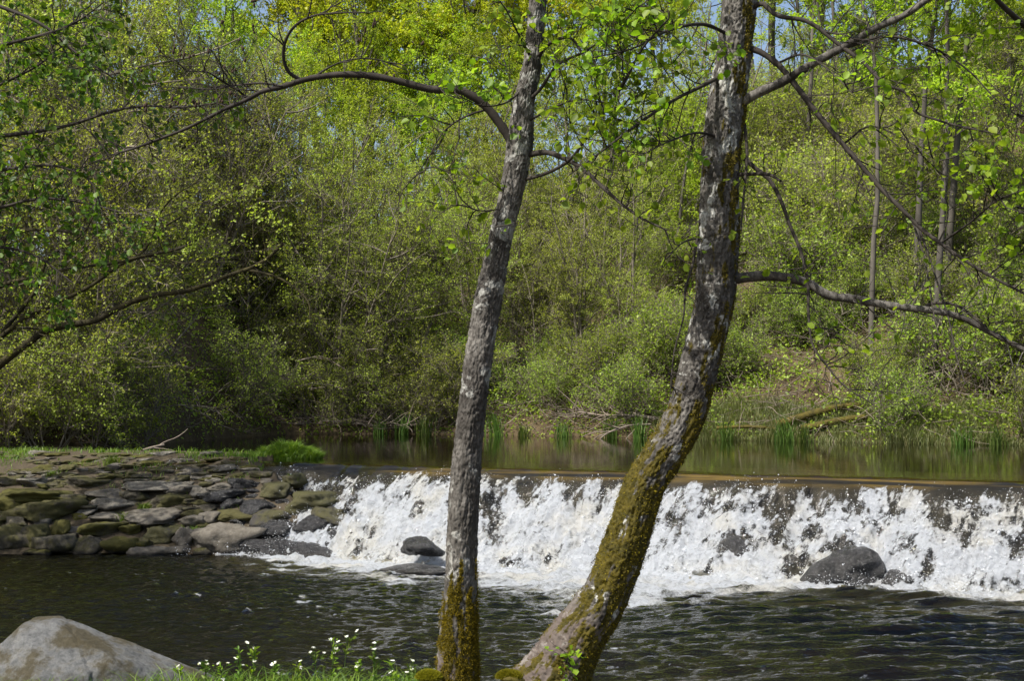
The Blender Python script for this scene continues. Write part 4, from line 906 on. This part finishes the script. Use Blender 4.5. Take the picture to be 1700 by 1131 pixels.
# grass strip at the right waterline
rg = np.random.default_rng(37); n = 15000
px = rg.uniform(1090, 1800, n); d = np.full(n, 26.0)
for _ in range(6): d = yb((px - 850) / F * d)
x = (px - 850) / F * d; y = d + rg.uniform(-.05, 1.3, n) + 0.0; p = np.stack([x, y, np.maximum(ground(x, y), ZU - .03)], 1)
g = Geo(); add_blades(g, p, rg.uniform(.10, .38, n) * np.clip(.8 + n2(x, y, 1, 1, 2.0, 2), .3, 1.4), 0.011, .5, rg, segs=2)
tag(g.build("waterside_grass", M["grass_pale"]), kind="stuff")
# short turf and tufts on top of the stone bank
n = 60000
x = rg.uniform(-8.5, -2.2, n); y = rg.uniform(17.0, 21.3, n); yt = np.interp(x, [-9, -5, -3, -2.2], [20, 19.2, 18.1, 17.5])
tt = y - yt; dens = np.exp(-((tt + .15) / .55) ** 2) * np.clip(.12 + 1.7 * n2(x, y, 0.9, 1.6, 8.0, 3), 0, 1.2) + .05 * (n2(x, y, 2.5, 2.5, 3.0, 2) > .2)
k = (rg.uniform(0, 1, n) < dens) & (x < -3.1); x, y = x[k], y[k]
p = np.stack([x, y, ground(x, y) - .01], 1); g = Geo(); add_blades(g, p, rg.uniform(.03, .11, len(x)), .010, .6, rg, segs=2)
tag(g.build("bank_turf", M["grass"]), kind="stuff")
# bright grass hummock at the cascade end
hc = P(478, 762, 18.9); hm = thing("grass_hummock", hc, "bright green grass hummock at the end of the stone bank beside the cascade", "grass hummock")
o = stone_mesh("soil", hc - np.array([0, 0, .06]), (.45, .34, .22), M["ground"], 71, 5.0, None, 4, .05, hm, hc)
n = 9000; a = rg.uniform(0, 6.28, n); r_ = np.sqrt(rg.uniform(0, 1, n)); q = np.stack([np.cos(a) * r_, np.sin(a) * r_], 1)
p = hc + np.stack([q[:, 0] * .46, q[:, 1] * .36, -.06 + .22 * np.sqrt(np.clip(1 - .9 * r_ ** 2, 0, 1)) - .03], 1)
g = Geo(); add_blades(g, p, rg.uniform(.04, .12, n) * np.clip(.9 + 1.3 * n2(p[:, 0], p[:, 1], 7, 7, 3.0, 3), .25, 1.9), .009, .8, rg, segs=2); g.build("grass", M["grass"], hm, hc)
for k, (px, py, s_, lab) in enumerate([(208, 862, .12, "little grass tuft beside the long pale slab"), (318, 887, .13, "grass tuft growing against the pale standing stone"), (185, 770, .16, "grass tuft on the upper bank left of the broad paving slab"), (85, 790, .10, "small weed tuft between the flat upper slabs"), (490, 795, .10, "grass tuft in the thin water at the cascade's left top"), (240, 843, .10, "low grass tuft at the foot of the olive dome stone"), (102, 868, .07, "tiny grass tuft above the brown waterline stones")]):
    d = hit_emb(px, py) - .05; c = P(px, py + 4, d); n = 130
    p = c + np.stack([rg.normal(0, s_ * .35, n), rg.normal(0, s_ * .3, n), np.zeros(n)], 1); g = Geo(); add_blades(g, p, rg.uniform(.5, 1.1, n) * s_ * 1.2, .008, .7, rg, segs=2)
    tag(g.build("grass_tuft", M["grass"], None, tuple(c)), lab, "grass tuft", "grass tufts on the stone bank")

# ------------------------------------------------------------------ near bank: turf, moss cushions, flowers
n = 26000; x = rg.uniform(-3.6, 3.6, n); y = rg.uniform(5.2, 7.75, n)
k = rg.uniform(0, 1, n) < np.where(x < -.1, 1.0, .35); x, y = x[k], y[k]
p = np.stack([x, y, ground(x, y) - .01], 1); hh = rg.uniform(.04, .13, len(x)) * np.where((x > -1.95) & (x < -.3), 1.15, .8) * np.where((y > 7.0) & (x < -.35), 1.5, 1)
g = Geo(); add_blades(g, p, hh, .006, .7, rg, segs=3); tag(g.build("near_grass", M["grass"]), kind="stuff")
for (px, py, lab, s) in [(712, 1126, "round moss cushion at the left of the slim alder's foot", 81), (845, 1126, "round moss cushion between the two alder trunks", 82)]:
    c = P(px, py, 6.9); r = thing("moss_cushion", c, lab, "moss", "moss cushions by the alders")
    stone_mesh("cushion", c, (.065, .06, .035), M["log_moss"], s, 4.0, None, 4, .1, r, c)
    m_ = 5000; D = unit(rg.normal(size=(m_, 3))); D[:, 2] = np.abs(D[:, 2]); p0 = c + D * np.array([.065, .06, .037]) * .97; dr = unit(D + .6 * rg.normal(size=D.shape)); sdv = unit(np.cross(dr, rg.normal(size=D.shape))) * .0022
    gg = Geo(); V = np.stack([p0 - sdv, p0 + sdv, p0 + dr * rg.uniform(.004, .012, (m_, 1))], 1).reshape(-1, 3); gg.add(V, np.arange(len(V)).reshape(-1, 3), np.repeat(rg.uniform(0, 1, m_), 3)); gg.build("moss", M["moss_bright"], r, c)
def flower(px, d, top, seed, label, heads=3, tall=False):
    rg = np.random.default_rng(seed); x = (px - 850) / F * d; c = np.array([x, d, g1(x, d) - .01]); zt = HC - (top - HY) / F * d; H = zt - c[2]
    r = thing("wildflower", c, label, "wildflower", "white wildflowers on the near bank")
    st = grow(c[None], np.array([[.08 * rg.normal(), .05 * rg.normal(), 1]]), np.array([H * .8]), 8, .04, .05, rg)
    p, dv, i, t = spawn(st, heads + 3, .35, 1.0, .5, rg); br = grow(p, dv, rg.uniform(.12, .3, len(p)) * H, 6, .06, .12, rg)
    g = Geo(); g.add(*sweep(st, np.linspace(.003, .0016, 8)[None], 5)); g.add(*sweep(br, np.linspace(.0016, .001, 6)[None] * np.ones((len(p), 1)), 4)); s = g.build("stem", M["grass"], r, c)
    lp, la, _, _ = spawn(np.concatenate([np.repeat(st[:, ::1][:, :6], 1, 0), br]), 5, .0, .9, 1.0, rg)
    gl = Geo(); gl.add(*leaf6(lp, la, rg.uniform(.012, .036, len(lp)), rg, .6, .42)); gl.build("leaves", M["grass"] if seed % 2 else M["leaf_near"], r, c)
    for j in range(heads):
        e = br[j, -1]; nn = unit(np.array([.3 * rg.normal(), -.3 + .3 * rg.normal(), 1.0])); u = unit(np.cross(nn, [1, 0, .1])); v = np.cross(nn, u)
        gp = Geo(); m_ = rg.integers(6, 10); a = np.arange(m_) / m_ * 6.283 + rg.uniform(0, 1)
        ax = np.cos(a)[:, None] * u + np.sin(a)[:, None] * v; gp.add(*leaf6(np.repeat(e[None], m_, 0) - ax * .001, ax + .25 * nn, rg.uniform(.009, .0145, m_), rg, 2.0, .7))
        gp.build("flower", M["petal"], r, c)
F_ = [(300, 7.2, 1100, "low white flower just right of the pale boulder"), (345, 7.3, 1082, "white flower in the grass right of the pale boulder, second along"), (372, 7.1, 1095, "short leafy white flower among broad green leaves"), (398, 7.3, 1068, "white flower with paired heads on thin stems"), (418, 7.2, 1054, "tallest white flower, its heads side by side near the bank's left"), (452, 7.1, 1098, "low white flower between the tall left flower and the middle clump"), (490, 7.2, 1092, "white flower at the left of the middle clump"), (518, 7.2, 1078, "white flower with one broad head in the middle clump"), (545, 7.3, 1046, "tall yellowish flowering plant rising above the middle clump"), (572, 7.2, 1052, "tall white flower beside the yellowish plant"), (598, 7.1, 1084, "leafy white flower right of the tall middle pair"), (622, 7.3, 1066, "thin white flower standing against the dark pool"), (650, 7.2, 1090, "low white flower left of the slim alder"), (676, 7.1, 1098, "white flower nearest the slim alder's moss cushion")]
for k, (px, d, tp, lab) in enumerate(F_): flower(px, d, tp, 500 + k, lab, 2 + k % 3)
